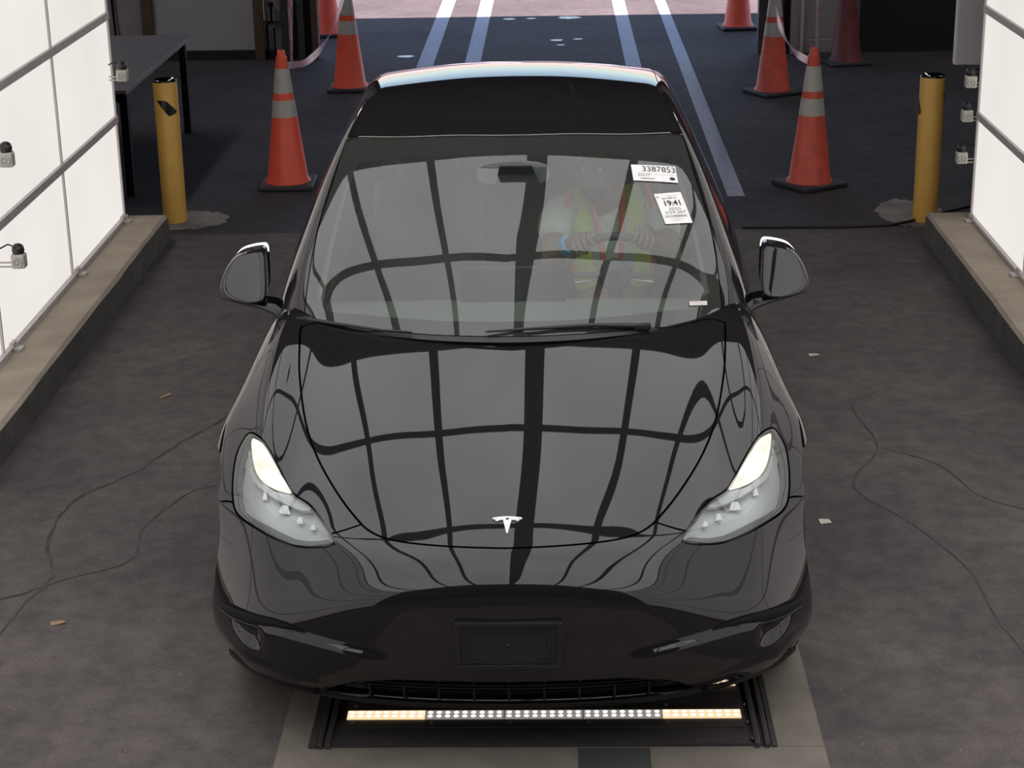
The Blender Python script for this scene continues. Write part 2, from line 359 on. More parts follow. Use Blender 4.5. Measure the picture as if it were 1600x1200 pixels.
def grid_sheet(f, O, D, L=3.0):
    ns, nt = O.shape[:2]; P = shoot(f, O.reshape(-1, 3), D.reshape(-1, 3) if D.ndim == 3 else np.broadcast_to(D, (ns*nt, 3)), L)
    ok = np.abs(f(*P.T)) < 1e-3; ok &= f(*O.reshape(-1, 3).T) < 0
    i = np.arange(ns*nt).reshape(ns, nt); a, b, c, d = i[:-1, :-1].ravel(), i[1:, :-1].ravel(), i[1:, 1:].ravel(), i[:-1, 1:].ravel()
    F = np.vstack([np.stack([a, b, c], 1), np.stack([a, c, d], 1)]); F = F[ok[F].all(1)]
    return Sh(P, F).tidy()
R2 = math.sqrt(.5)
def chart45(f, x0, x1, w0, w1, h=.012):      # rays towards front and up
    X, Wv = np.meshgrid(np.arange(x0, x1+h/2, h), np.arange(w0, w1+h/2, h), indexing='ij')
    O = np.stack([X, (Wv/R2+.8)/2, (Wv/R2-.8)/2], 2); return grid_sheet(f, O, np.array([0, -R2, R2]))
def chartF(f, x0, x1, z0, z1, h):            # rays straight to the front
    X, Z = np.meshgrid(np.arange(x0, x1+h/2, h), np.arange(z0, z1+h/2, h), indexing='ij')
    O = np.stack([X, X*0+1.2, Z], 2); return grid_sheet(f, O, np.array([0, -1., 0]))
def chartR(f, x0, x1, w0, w1, h=.03):        # rays towards rear and up; w = (z - y)/sqrt2
    X, Wv = np.meshgrid(np.arange(x0, x1+h/2, h), np.arange(w0, w1+h/2, h), indexing='ij')
    O = np.stack([X, (4.4-Wv/R2)/2, (4.4+Wv/R2)/2], 2); return grid_sheet(f, O, np.array([0, R2, R2]))
def chartT(f, x0, x1, y0, y1, zb, h=.02):
    X, Y = np.meshgrid(np.arange(x0, x1+h/2, h), np.arange(y0, y1+h/2, h), indexing='ij')
    O = np.stack([X, Y, X*0+zb], 2); return grid_sheet(f, O, np.array([0, 0, 1.]))
def chartS(f, y0, y1, z0, z1, sgn, h=.02):
    Y, Z = np.meshgrid(np.arange(y0, y1+h/2, h), np.arange(z0, z1+h/2, h), indexing='ij')
    O = np.stack([Y*0, Y, Z], 2); return grid_sheet(f, O, np.array([sgn, 0, 0.]))
def NX(f, k): return lambda x, y, z: k-np.abs(grad(f, np.stack([x, y, z], 1))[:, 0])
def neg(g): return lambda x, y, z: -g(x, y, z)
def sheet_obj(name, sheets, f, m, parent, flange=.014, lip='gap'):
    """panel mesh with true surface normals and an inward edge flange"""
    V = []; N = []; F = []; MI = []; n0 = 0
    for s in sheets:
        if len(s.F) == 0: continue
        nn = grad(f, s.V); fc = s.F.copy()
        a, b, c = s.V[fc[:, 0]], s.V[fc[:, 1]], s.V[fc[:, 2]]; fn = np.cross(b-a, c-a); fl = (fn*nn[fc[:, 0]]).sum(1) < 0; fc[fl] = fc[fl][:, ::-1]
        V.append(s.V); N.append(nn); F += (fc+n0).tolist(); MI += [0]*len(fc)
        k = len(s.V)
        if flange > 0:
            e = np.vstack([fc[:, [0, 1]], fc[:, [1, 2]], fc[:, [2, 0]]]); key = np.sort(e, 1); u, idx, cnt = np.unique(key[:, 0]*10**7+key[:, 1], return_index=True, return_counts=True)
            be = e[idx[cnt == 1]]
            if len(be):
                p, q = s.V[be[:, 0]], s.V[be[:, 1]]; np_, nq = nn[be[:, 0]], nn[be[:, 1]]; tg = np.cross(q-p, np_); tg /= np.linalg.norm(tg, axis=1)[:, None]+1e-12
                V.append(np.vstack([p, q, q-nq*flange, p-np_*flange])); N.append(np.vstack([tg]*4)); m_ = len(be); r = np.arange(m_)+n0+k
                F += np.stack([r, r+m_, r+2*m_, r+3*m_], 1)[:, ::-1].tolist(); MI += [1]*m_; k += 4*m_
        n0 += k
    if not V: print('EMPTY', name); return None
    V = np.vstack(V); N = np.vstack(N); me = bpy.data.meshes.new(name); me.from_pydata(V.tolist(), [], F)
    me.polygons.foreach_set('material_index', MI); me.polygons.foreach_set('use_smooth', [True]*len(F)); me.update()
    me.normals_split_custom_set_from_vertices(N.tolist())
    return link(name, me, [m, lip], parent)
def thicken(f, d): return lambda x, y, z: f(x, y, z)+d          # surface moved inwards by d
def P2(poly, axes):
    """signed distance to a plan polygon; axes: xy, xw (45 degree view) or yz, x taken as |x|"""
    def g(x, y, z):
        a = np.abs(x)
        if axes == 'xy': return sdf(poly, a, y)
        if axes == 'xw': return sdf(poly, a, (y+z)*R2)
        return sdf(poly, y, z)
    return g
# panel outlines: |x| against (y + z)/sqrt2 for the nose, |x| against y for glass
HOODP = smoothpoly([(-0.200, 0.565), (0.000, 0.565), (0.178, 0.579), (0.328, 0.611), (0.409, 0.654), (0.463, 0.719), (0.531, 0.829), (0.607, 0.982), (0.666, 1.152), (0.711, 1.371), (0.729, 1.521), (0.739, 1.637), (0.680, 1.657), (0.580, 1.603), (0.440, 1.554), (0.220, 1.499), (0.000, 1.477), (-0.200, 1.477)], per=4, sharp=(0, 11, 17))
HLP = smoothpoly([(0.851, 1.130), (0.805, 1.089), (0.762, 1.018), (0.721, 0.938), (0.678, 0.853), (0.617, 0.796), (0.580, 0.742), (0.545, 0.681), (0.514, 0.626), (0.544, 0.621), (0.606, 0.633), (0.661, 0.654), (0.726, 0.693), (0.786, 0.740), (0.841, 0.791), (0.871, 0.836), (0.885, 0.903), (0.891, 0.978), (0.889, 1.055), (0.872, 1.105)], per=3, sharp=(8,))
DRLP = smoothpoly([(0.847, 1.119), (0.804, 1.080), (0.763, 1.011), (0.721, 0.934), (0.675, 0.850), (0.694, 0.857), (0.746, 0.882), (0.794, 0.929), (0.823, 0.993), (0.843, 1.080)], per=3, sharp=(0, 4))
LOWP = smoothpoly([(0.872, 0.867), (0.825, 0.818), (0.781, 0.777), (0.655, 0.690), (0.582, 0.669), (0.545, 0.666), (0.520, 0.633), (0.600, 0.583), (0.800, 0.660), (0.970, 0.800), (0.960, 0.870)], per=2, sharp=(0, 6))
BANDP = smoothpoly([(0.853, 1.096), (0.831, 0.997), (0.802, 0.930), (0.749, 0.877), (0.697, 0.855), (0.675, 0.844), (0.610, 0.785), (0.639, 0.783), (0.675, 0.803), (0.746, 0.852), (0.817, 0.927), (0.847, 1.035)], per=3)
WSP = smoothpoly([(-0.200, 1.105), (0.000, 1.105), (0.217, 1.138), (0.438, 1.216), (0.581, 1.280), (0.680, 1.353), (0.738, 1.398), (0.736, 1.539), (0.720, 1.748), (0.683, 1.966), (0.646, 2.199), (0.440, 2.147), (0.243, 2.121), (0.000, 2.103), (-0.200, 2.103)], per=4, sharp=(0, 6, 10, 14))
CLP = smoothpoly([(-0.200, 1.178), (0.000, 1.178), (0.212, 1.207), (0.398, 1.270), (0.535, 1.331), (0.654, 1.396), (0.695, 1.461), (0.689, 1.541), (0.659, 1.767), (0.633, 1.930), (0.616, 2.017), (0.577, 2.047), (0.489, 2.041), (0.361, 2.026), (0.000, 2.001), (-0.200, 2.001)], per=4, sharp=(0, 15))
RGP = smoothpoly([(-0.200, 2.113), (0.000, 2.113), (0.243, 2.131), (0.440, 2.157), (0.643, 2.209), (0.615, 2.368), (0.580, 2.670), (0.585, 3.200), (0.570, 3.620), (0.300, 3.660), (-0.200, 3.670)], per=4, sharp=(0, 4, 8, 10))
SEAL = [(-0.644, 2.204), (-0.440, 2.152), (-0.243, 2.126), (0.000, 2.108), (0.243, 2.126), (0.440, 2.152), (0.644, 2.204)]
PAPER1 = [(0.431, 1.982), (0.600, 2.003), (0.605, 1.926), (0.440, 1.895)]
PAPER2 = [(0.511, 1.843), (0.612, 1.880), (0.648, 1.743), (0.548, 1.706)]
LOGOY = (0.226, 0.153)
WIPE1 = [(-0.734, 1.390), (-0.583, 1.286), (-0.443, 1.211), (-0.340, 1.171)]
WIPE2 = [(0.447, 1.220), (0.281, 1.178), (0.064, 1.130), (-0.087, 1.122)]
# ------------------------------------------------------------------ the car
car = empty('car', (0.0, 0, 0), .003, label='black electric crossover car parked over the lit floor tray between the white light walls', cat='car')
RWP = smoothpoly([(-.2, 3.72), (.3, 3.71), (.56, 3.67), (.565, 4.0), (.55, 4.36), (.3, 4.44), (-.2, 4.46)], per=4, sharp=(0, 2, 4, 6))
WB = Sp([0, .40, .48, .56, .70, .80, .88, .95, 1.1], [.70, .70, .675, .665, .72, .79, .86, .885, .90])
gHood = P2(HOODP, 'xw'); gHL = P2(HLP, 'xw'); gDRL = P2(DRLP, 'xw'); gLow = P2(LOWP, 'xw'); gBand = P2(BANDP, 'xw')
gWS = P2(WSP, 'xy'); gCL = P2(CLP, 'xy'); gRG = P2(RGP, 'xy'); gRW = P2(RWP, 'xy')
gWB = lambda x, y, z: (y+z)*R2-WB(np.abs(x))
gArch = lambda x, y, z: np.where(np.abs(x) > .5, np.minimum(np.hypot(y-AX1, z-AZ), np.hypot(y-AX2, z-AZ))-AR, 1.)
gVane = lambda x, y, z: np.where(y < .7, sdf(VANE, np.abs(x), z), -1.)
gGril = lambda x, y, z: np.where(y < .4, sdf(GRIL, x, z), -1.)
gGH = lambda x, y, z: fg(x, y, z)
zg = lambda k: (lambda x, y, z: z-k)
yl = lambda k: (lambda x, y, z: k-y-.10*(z-.6))            # keeps the front side of a door line
G = .0035
top45 = chart45(ff, -1.0, 1.0, .15, 1.86, .0125)
# hood
sheet_obj('hood', [top45.copy().clip(gHood, G)], ff, 'paint', car, .02)
# bumper
t = top45.copy().clip(neg(gHood), G).clip(neg(gHL), G).clip(neg(gWB), G).clip(NX(ff, .75)).clip(zg(.55)).clip(gArch)
front = chartF(ff, -1.0, 1.0, .17, .56, .0085).clip(neg(zg(.55)))
tf_ = front.copy().clip(neg(gWB), G).clip(lambda x, y, z: .871-np.abs(x)).clip(zg(.19)).clip(neg(gGril), -.004).clip(gArch)
sides = []
for sg in (-1, 1):
    base_ = chartS(ff, .2, .9, .18, .95, sg, .0125)
    for half in (base_.copy().clip(neg(zg(.551))).clip(lambda x, y, z: np.abs(x)-.869), base_.clip(zg(.549)).clip(neg(NX(ff, .75)))): sides.append(half.clip(neg(gWB), G).clip(neg(gHL), G).clip(zg(.19)).clip(gArch).clip(lambda x, y, z: .8-y))
bumper = sheet_obj('front_bumper', [t, tf_]+sides, ff, 'paint', car, .02)
# lower grille with its bars
grille = sheet_obj('lower_grille', [front.copy().clip(gGril, .0)], ff, 'gap', car, 0)
for k, zz in enumerate((.225, .243, .261, .279)):
    wd = .50-.0*k; b = B(); xs = np.linspace(-wd, wd, 24)
    b.tube([(x, float(F0(zz)+FX(abs(x))*FM(zz))+.018, zz) for x in xs], .0042, 6); b.build('grille_bar', 'gloss', grille)
for x in np.linspace(-.42, .42, 9):
    b = B(); b.box(x-.003, x+.003, float(F0(.25)+FX(abs(x)))+.012, float(F0(.25)+FX(abs(x)))+.04, .215, .29); b.build('grille_rib', 'gloss', grille)
# lip under the bumper
b = B(); xs = np.concatenate([np.linspace(-.90, -.6, 14), np.linspace(-.55, .55, 20), np.linspace(.6, .90, 14)])
def lipring(dz, dy):
    return [(x*(1), float(F0(.2)+FX(abs(x)))+dy, dz) for x in xs]
ra = [lipring(.222, -.012), lipring(.210, -.030), lipring(.186, -.032), lipring(.174, -.008), lipring(.205, .03)]
V = [p for r in ra for p in r]; n = len(xs)
b.add(V, [(i*n+j, i*n+j+1, ((i+1) % 5)*n+j+1, ((i+1) % 5)*n+j) for i in range(5) for j in range(n-1)], True); b.build('bumper_lip', 'gloss', bumper)
# side vanes above the corner pockets
for sg in (-1, 1):
    b = B(); top = [(.905, .400), (.86, .417), (.80, .432), (.74, .442), (.68, .444), (.63, .438), (.605, .430)]
    bot = [(.905, .372), (.86, .378), (.80, .392), (.74, .402), (.68, .410), (.63, .420), (.605, .427)]
    V = []
    for (x, zt), (_, zb) in zip(top, bot):
        yt = float(F0(zt)+FX(x)*FM(zt)); yb = float(F0(zb)+FX(x)*FM(zb)); V += [(sg*x, yt-.004, zt), (sg*x, yb-.002, zb), (sg*x, yb+.03, zb)]
    n = len(top); b.add(V, [(3*i+k, 3*i+3+k, 3*i+4+k, 3*i+1+k) for i in range(n-1) for k in range(2)], True)
    b.tube([V[3*i+1] for i in range(n)], .0028, 6)
    b.build('fog_vane', 'blackplastic', bumper)
# plate bracket
pl = B(); Yp = -.012
pl.prism(smoothpoly([(-.147, .365), (.153, .365), (.159, .371), (.159, .509), (.153, .515), (-.147, .515), (-.153, .509), (-.153, .371)], per=1), 0, 1, lambda u, v, d: (u, Yp+.014*d, v))
plate = pl.build('plate_bracket', 'blackplastic', car)
fr = B(); fr.box(-.153, .159, Yp-.006, Yp, .502, .515, bev=.002); fr.box(-.153, .159, Yp-.006, Yp, .365, .378, bev=.002)
fr.box(-.153, -.138, Yp-.006, Yp, .378, .502, bev=.002); fr.box(.144, .159, Yp-.006, Yp, .378, .502, bev=.002); fr.build('bracket_rim', 'blackplastic', plate)
fr = B(); fr.box(-.118, -.112, Yp-.0035, Yp, .38, .50); fr.box(.118, .124, Yp-.0035, Yp, .38, .50); fr.box(-.11, .116, Yp-.0035, Yp, .484, .489)
fr.lathe([(.0, 0), (.006, 0), (.006, .005), (0, .005)], 12, (.003, Yp-.005, .44), 'y'); fr.box(-.11, -.08, Yp-.004, Yp, .386, .392); fr.box(.086, .116, Yp-.004, Yp, .386, .392); fr.build('bracket_rib', 'blackplastic', plate)
# emblem: a curved bar over a tapering T
def on_hood(u, v, d):
    y = LOGOY[0]-v*(LOGOY[0]-LOGOY[1])/.071; z = float(Tf(u, y)); n = grad(ff, np.array([[u, y, z]]))[0]; return tuple(np.array([u, y, z])+n*(.0005+d))
eb = B()
arc = [(-.0435+.087*i/12, .004*(1-((i-6)/6)**2)) for i in range(13)]
eb.prism([(x, -h-.001) for x, h in arc]+[(x*.985, -h+.0055) for x, h in arc[::-1]], 0, .0035, lambda u, v, d: on_hood(u, v+.006, d))
Tp = [(-.038, .0105), (-.030, .0075), (-.020, .0055), (-.0075, .004), (0, .015), (.0075, .004), (.020, .0055), (.030, .0075), (.038, .0105), (.030, .0165), (.024, .0125), (.0125, .0115), (.0015, .066), (-.0015, .066), (-.0125, .0115), (-.024, .0125), (-.030, .0165)]
eb.prism(Tp[:5]+Tp[12:], 0, .0035, lambda u, v, d: on_hood(u, v+.003, d)); eb.prism(Tp[4:13]+[(0, .066)], 0, .0035, lambda u, v, d: on_hood(u, v+.003, d))
eb.build('emblem', 'emblem', car)
# front fenders
for sg in (-1, 1):
    S = lambda x, y, z: x*sg
    a = top45.copy().clip(S).clip(neg(gHood), G).clip(neg(gHL), G).clip(gWB, G).clip(NX(ff, .75)).clip(yl(1.47), .002).clip(gGH, -.01).clip(gArch)
    c = chartS(ff, .3, 1.6, .18, 1.1, sg, .0125).clip(neg(NX(ff, .75))).clip(gWB, G).clip(neg(gHL), G).clip(yl(1.47), .002).clip(gArch).clip(zg(.2))
    fen = sheet_obj('front_fender', [a, c], ff, 'paint', car, .02)
    b = B(); b.prism(smoothpoly([(1.33, .775), (1.40, .79), (1.46, .785), (1.455, .765), (1.39, .755)], per=3), 0, .012, lambda u, v, d: (sg*(float(WY(u)-WZ(v))+d), u, v)); b.build('side_repeater', 'gloss', fen)
# headlights
for sg in (-1, 1):
    S = lambda x, y, z: x*sg
    base = top45.copy().clip(S)
    bowlf = thicken(ff, .045); bowl = chart45(bowlf, .46 if sg > 0 else -.95, .95 if sg > 0 else -.46, .5, 1.2, .012)
    hl = sheet_obj('headlight', [base.copy().clip(gHL, G)], ff, 'lens', car, .05, 'lampgrey')
    sheet_obj('lamp_bowl', [bowl.copy().clip(gHL, -.012).clip(neg(gLow))], bowlf, 'silver', hl, 0)
    sheet_obj('lamp_floor', [bowl.copy().clip(gHL, -.012).clip(gLow)], bowlf, 'lampgrey', hl, .02, 'silver')
    mf = thicken(ff, .016); mid = chart45(mf, .46 if sg > 0 else -.95, .95 if sg > 0 else -.46, .5, 1.2, .008)
    sheet_obj('daytime_light', [mid.copy().clip(gDRL, .001)], mf, 'drl', hl, .012, 'silver')
    sheet_obj('lamp_chrome_band', [mid.copy().clip(gBand, .0).clip(neg(gDRL), .001).clip(gHL, .002)], mf, 'silver', hl, .012, 'silver')
    for px, pw, s_, hh in ((.700, .800, .019, .020), (.645, .750, .010, .016), (.770, .865, .008, .022), (.600, .715, .009, .012)):
        O = np.array([[sg*px, (pw/R2+.8)/2, (pw/R2-.8)/2]]); p = shoot(thicken(ff, .026), O, np.array([0, -R2, R2]))[0]
        b = B(); b.prism([(-s_, -hh*.6), (s_, -hh*.75), (s_*.55, hh*.6), (-s_*.45, hh*.7)], 0, .006, lambda u, v, d: (p[0]+sg*-u, p[1]+v*.6+d, p[2]+v*.8-d)); b.build('projector', 'emblem', hl)
    b = B(); yy = [(x, w) for x, w in [(.525, .630), (.60, .637), (.66, .657), (.74, .708), (.80, .76), (.85, .82), (.873, .91), (.877, 1.0), (.866, 1.07)]]
    O = np.array([[sg*x, (w/R2+.8)/2, (w/R2-.8)/2] for x, w in yy]); p = shoot(thicken(ff, .006), O, np.array([0, -R2, R2])); b.tube(p.tolist(), .0016, 5); b.build('lens_seal', 'rubber', hl)
# doors, quarters, deck, tail
deck = chartT(ff, -1.0, 1.0, 1.25, 4.72, .62, .02).clip(gGH, -.01).clip(NX(ff, .75)).clip(lambda x, y, z: grad(ff, np.stack([x, y, z], 1))[:, 2]-.3)
for sg in (-1, 1):
    S = lambda x, y, z: x*sg
    side = chartS(ff, 1.3, 4.7, .18, 1.2, sg, .02).clip(neg(NX(ff, .75))).clip(gArch)
    for nm, a, b_ in (('front_door', 1.474, 2.58), ('rear_door', 2.588, 3.62), ('rear_quarter', 3.628, 4.45)):
        f1 = neg(yl(a)); f2 = yl(b_)
        d = sheet_obj(nm, [side.copy().clip(f1).clip(f2).clip(zg(.30)), deck.copy().clip(S).clip(f1).clip(f2)], ff, 'paint', car, .02)
        if 'door' in nm:
            h = B(); yc = b_-.18; xx = float(WY(yc)-WZ(.80)); h.box(sg*xx-.003, sg*xx+.004, yc-.11, yc+.11, .80, .822, bev=.003); h.build('door_handle', 'gloss', d)
    sheet_obj('rocker_panel', [side.copy().clip(neg(yl(1.47))).clip(lambda x, y, z: 3.5-y).clip(zg(.19)).clip(neg(zg(.296)))], ff, 'blackplastic', car, .02)
tail = chartR(ff, -1.0, 1.0, -4.65, -2.2, .03)
sheet_obj('rear_bumper', [tail.copy().clip(neg(yl(4.456))).clip(lambda x, y, z: .62-z).clip(zg(.22))], ff, 'paint', car, .02)
sheet_obj('tailgate', [tail.copy().clip(neg(yl(4.456))).clip(zg(.626)).clip(gGH, -.01).clip(lambda x, y, z: .62-np.abs(x))], ff, 'paint', car, .02)
for sg in (-1, 1): sheet_obj('tail_light', [tail.copy().clip(neg(yl(4.456))).clip(zg(.80)).clip(lambda x, y, z: x*sg-.624).clip(lambda x, y, z: 1.0-z)], ff, 'redlens', car, .02)
for sg in (-1, 1): sheet_obj('rear_corner', [tail.copy().clip(neg(yl(4.456))).clip(zg(.626)).clip(lambda x, y, z: x*sg-.624).clip(lambda x, y, z: .797-z)], ff, 'paint', car, .02)
# dark shell just inside every gap
inf = thicken(ff, .055)
s45 = chart45(inf, -.96, .96, .2, 1.60, .03).clip(gArch, .01).clip(neg(gHL), .0).clip(lambda x, y, z: 1.25-y).clip(zg(.45))
sS = [chartS(inf, 1.25, 4.5, .22, .95, sg, .04).clip(gArch, .02) for sg in (-1, 1)]
sheet_obj('inner_shell', [s45]+sS, inf, 'gap', car, 0)
# ---- greenhouse
topg = chartT(fg, -.90, .90, .95, 4.62, .82, .015)
fw_ = topg.copy().clip(lambda x, y, z: 2.45-y)
ws = sheet_obj('windshield', [fw_.copy().clip(gWS, .002)], fg, 'windglass', car, .005, 'sideglass')
frf = thicken(fg, .006); tf = chartT(frf, -.90, .90, .95, 2.4, .82, .015)
sheet_obj('windshield_frit', [tf.copy().clip(gWS, .002).clip(neg(gCL))], frf, 'gap', ws, 0)
sheet_obj('cowl', [fw_.copy().clip(neg(gWS), .002).clip(lambda x, y, z: 1.5-y).clip(lambda x, y, z: .72-np.abs(x)).clip(lambda x, y, z: ff(x, y, z), -.05).clip(neg(gHood), .0)], fg, 'blackplastic', car, 0)
sheet_obj('roof_glass', [topg.copy().clip(gRG, .002)], fg, 'paint', car, .01)
sheet_obj('rear_glass', [topg.copy().clip(gRW, .002)], fg, 'roofglass', car, .01)
b = B(); sp_ = SEAL
sp_ = smoothpoly(sp_, closed=False, per=4); b.tube([(x, y, float(shoot(fg, np.array([[x, y, .9]]), np.array([0, 0, 1.]))[0, 2])-.0005) for x, y in sp_], .0016, 5); b.build('roof_seal', 'alu', car)
gN = NX(fg, .72)
outer = topg.copy().clip(neg(gWS), .002).clip(neg(gRG), .002).clip(neg(gRW), .002).clip(gN).clip(lambda x, y, z: ff(x, y, z), -.02).clip(lambda x, y, z: np.where(np.abs(x) < .70, y-1.6+0*y, 1.))
# the side window opening in (y, z)
WIN = smoothpoly([(1.66, 1.005), (1.82, 1.105), (2.02, 1.215), (2.25, 1.325), (2.5, 1.405), (2.8, 1.462), (3.2, 1.435), (3.6, 1.365), (3.95, 1.25), (4.13, 1.13), (4.0, 1.07), (3.4, 1.035), (2.6, 1.01), (1.9, .992)], per=3, sharp=(0, 9))
gWin = P2(WIN, 'yz')
for sg in (-1, 1):
    S = lambda x, y, z: x*sg
    sd_ = chartS(fg, 1.0, 4.55, .85, 1.66, sg, .015).clip(neg(gN)).clip(lambda x, y, z: ff(x, y, z), -.02)
    sheet_obj('roof_pillar', [outer.copy().clip(S), sd_.copy().clip(neg(gWin), .002)], fg, 'paint', car, .012)
    for nm, a, b_, m_ in (('front_window', 1.0, 2.54, 'sideglass'), ('rear_window', 2.60, 3.56, 'sideglass'), ('quarter_window', 3.60, 4.3, 'roofglass')):
        sheet_obj(nm, [sd_.copy().clip(gWin, .002).clip(lambda x, y, z: y-a).clip(lambda x, y, z: b_-y)], fg, m_, car, .006)
    for a in (2.57, 3.58): sheet_obj('door_pillar', [sd_.copy().clip(gWin, .0).clip(lambda x, y, z: .029-np.abs(y-a)+(.012 if a > 3 else 0))], fg, 'gloss', car, .006)
# wipers
for nm, pts, r in (('a', WIPE1, .007), ('b', WIPE2, .008)):
    b = B(); q = [(x, y-.004, float(shoot(fg, np.array([[x, y, .9]]), np.array([0, 0, 1.]))[0, 2])+.012) for x, y in pts]
    b.tube(q, [r*1.4, r, r*.8, r*.5], 6); w_ = b.build('wiper', 'blackplastic', car)
    b = B(); b.box(q[0][0]-.03, q[0][0]+.03, q[0][1]-.016, q[0][1]+.012, q[0][2]-.012, q[0][2]+.008, bev=.004); b.build('wiper_pivot', 'rubber', w_)
# mirrors
MP = smoothpoly([(1.062, 1.072), (1.045, 1.118), (1.018, 1.152), (.985, 1.168), (.93, 1.178), (.906, 1.172), (.898, 1.13), (.892, 1.05), (.905, 1.018), (.955, 1.012), (1.03, 1.025), (1.058, 1.045)], per=3)
mc = MP.mean(0)
for sg in (-1, 1):
    b = B(); rings = [(0, 0), (.2, 0), (.4, 0), (.6, 0), (.75, 0), (.86, 0), (.92, .001), (.955, .004), (.98, .010), (1.0, .026), (1.0, .05), (.985, .085), (.94, .115)]; V = []
    for s_, d in rings:
        for u, v in MP: V.append((sg*(mc[0]+(u-mc[0])*s_), 1.54+d+.10*(mc[0]-.9+(u-mc[0])*s_)+0.72*((v-mc[1])*s_+.06)+.45*(((u-mc[0])*s_)**2+((v-mc[1])*s_)**2), mc[1]+(v-mc[1])*s_))
    n = len(MP); b.add(V, [(i*n+j, i*n+(j+1) % n, (i+1)*n+(j+1) % n, (i+1)*n+j) for i in range(len(rings)-1) for j in range(n)], True)
    mi = b.build('side_mirror', 'paint', car)
    b = B(); b.add([(sg*(mc[0]+(u-mc[0])*.93), 1.70+.09*(u-.9)+.72*((v-mc[1])*.93+.06), mc[1]+(v-mc[1])*.93) for u, v in MP], [list(range(n))]); b.build('mirror_glass', 'chrome', mi)
    b = B(); P = [(1.045, 1.60, 1.030), (.98, 1.60, 1.016), (.91, 1.597, 1.000), (.86, 1.59, .986), (.825, 1.575, .962), (.80, 1.56, .95)]
    prof = lambda p, a, h: [(sg*p[0], p[1]-a, p[2]), (sg*p[0], p[1]-a*.6, p[2]+h), (sg*p[0], p[1]+a, p[2]+h), (sg*p[0], p[1]+a, p[2]-h*.4), (sg*p[0], p[1]-a*.6, p[2]-h*.6)]
    V = [q for i, p in enumerate(P) for q in prof(p, [.03, .045, .05, .052, .05, .05][i], [.004, .007, .013, .02, .02, .02][i])]
    b.add(V, [(i*5+j, i*5+(j+1) % 5, (i+1)*5+(j+1) % 5, (i+1)*5+j) for i in range(5) for j in range(5)]+[(0, 1, 2, 3, 4)], False); b.build('mirror_arm', 'gloss', mi)
    b = B(); tq = [(sg*x, y, z) for x, y, z in [(1.055, 1.565, 1.034), (.99, 1.553, 1.018), (.92, 1.548, 1.002), (.86, 1.535, .982), (.83, 1.52, .955)]]; b.tube(tq, [.004, .006, .008, .009, .007], 6); b.build('mirror_trim', 'blackplastic', mi)
# wheels
def wheel(sg, y):
    b = B(); x0 = sg*.822
    pr = [(.24, -.105), (.30, -.125), (.335, -.122), (.350, -.10), (.352, -.05), (.352, .05), (.350, .10), (.335, .122), (.30, .125), (.24, .105), (.24, -.105)]
    b.lathe([(r, h*.95) for r, h in pr], 40, (x0, y, .352), 'x'); w = b.build('wheel', 'rubber', car)
    b = B(); b.lathe([(.242, sg*.09), (.232, sg*.10), (.225, sg*.075), (.10, sg*.06), (.04, sg*.085), (0, sg*.088)], 40, (x0, y, .352), 'x'); r_ = b.build('rim', 'wheelgrey', w)
    for k in range(5):
        a = 2*math.pi*k/5; b = B(); d = Vector((0, math.cos(a), math.sin(a))); e = Vector((0, -math.sin(a), math.cos(a))); V = []
        for r, hw in ((.03, .03), (.14, .022), (.226, .034)):
            p = Vector((x0+sg*.078, y, .352))+d*r
            for s1, s2 in ((-1, 0), (1, 0), (1, 1), (-1, 1)): V.append(p+e*hw*s1+Vector((sg*.022*s2, 0, 0)))
        b.add(V, [(i*4+j, i*4+(j+1) % 4, (i+1)*4+(j+1) % 4, (i+1)*4+j) for i in range(2) for j in range(4)]); b.build('spoke', 'wheelgrey', w)
for y in (AX1, AX2):
    for sg in (-1, 1):
        wheel(sg, y); b = B(); b.lathe([(AR-.002, 0), (AR-.002, -sg*.30), (0, -sg*.30)], 32, (sg*.90, y, AZ), 'x'); b.build('wheel_liner', 'gap', car)
# floor pan
b = B(); b.box(-.60, .60, .16, 4.55, .19, .22); b.box(-.80, .80, 1.32, 3.30, .19, .22); b.build('floor_pan', 'gap', car)
# ---- interior
def dashz(x): return .985-.02*(x/.7)**2
b = B(); ny = 10; xs = np.linspace(-.74, .74, 21); V = []
dp = [(1.16, .93), (1.25, .985), (1.40, 1.0), (1.55, 1.0), (1.66, .985), (1.70, .955), (1.70, .90), (1.68, .80), (1.62, .60)]
for yy, zz in dp:
    for x in xs: V.append((x, yy+.22*(x/.75)**2*(1 if yy < 1.5 else .25), zz-.02*(x/.7)**2))
n = len(xs); b.add(V, [(i*n+j, i*n+j+1, (i+1)*n+j+1, (i+1)*n+j) for i in range(len(dp)-1) for j in range(n-1)], True)
dash = b.build('dashboard', 'dash', car)
b = B(); b.box(-.68, .68, 1.695, 1.71, .905, .925, bev=.004); b.build('dash_strip', 'dashwood', dash)
b = B(); b.box(-.19, .19, 1.60, 1.615, .93, 1.125, bev=.004); scn = b.build('centre_screen', 'screen', car)
b = B(); b.box(-.02, .02, 1.615, 1.66, .92, .98, bev=.006); b.build('screen_stem', 'gap', scn)
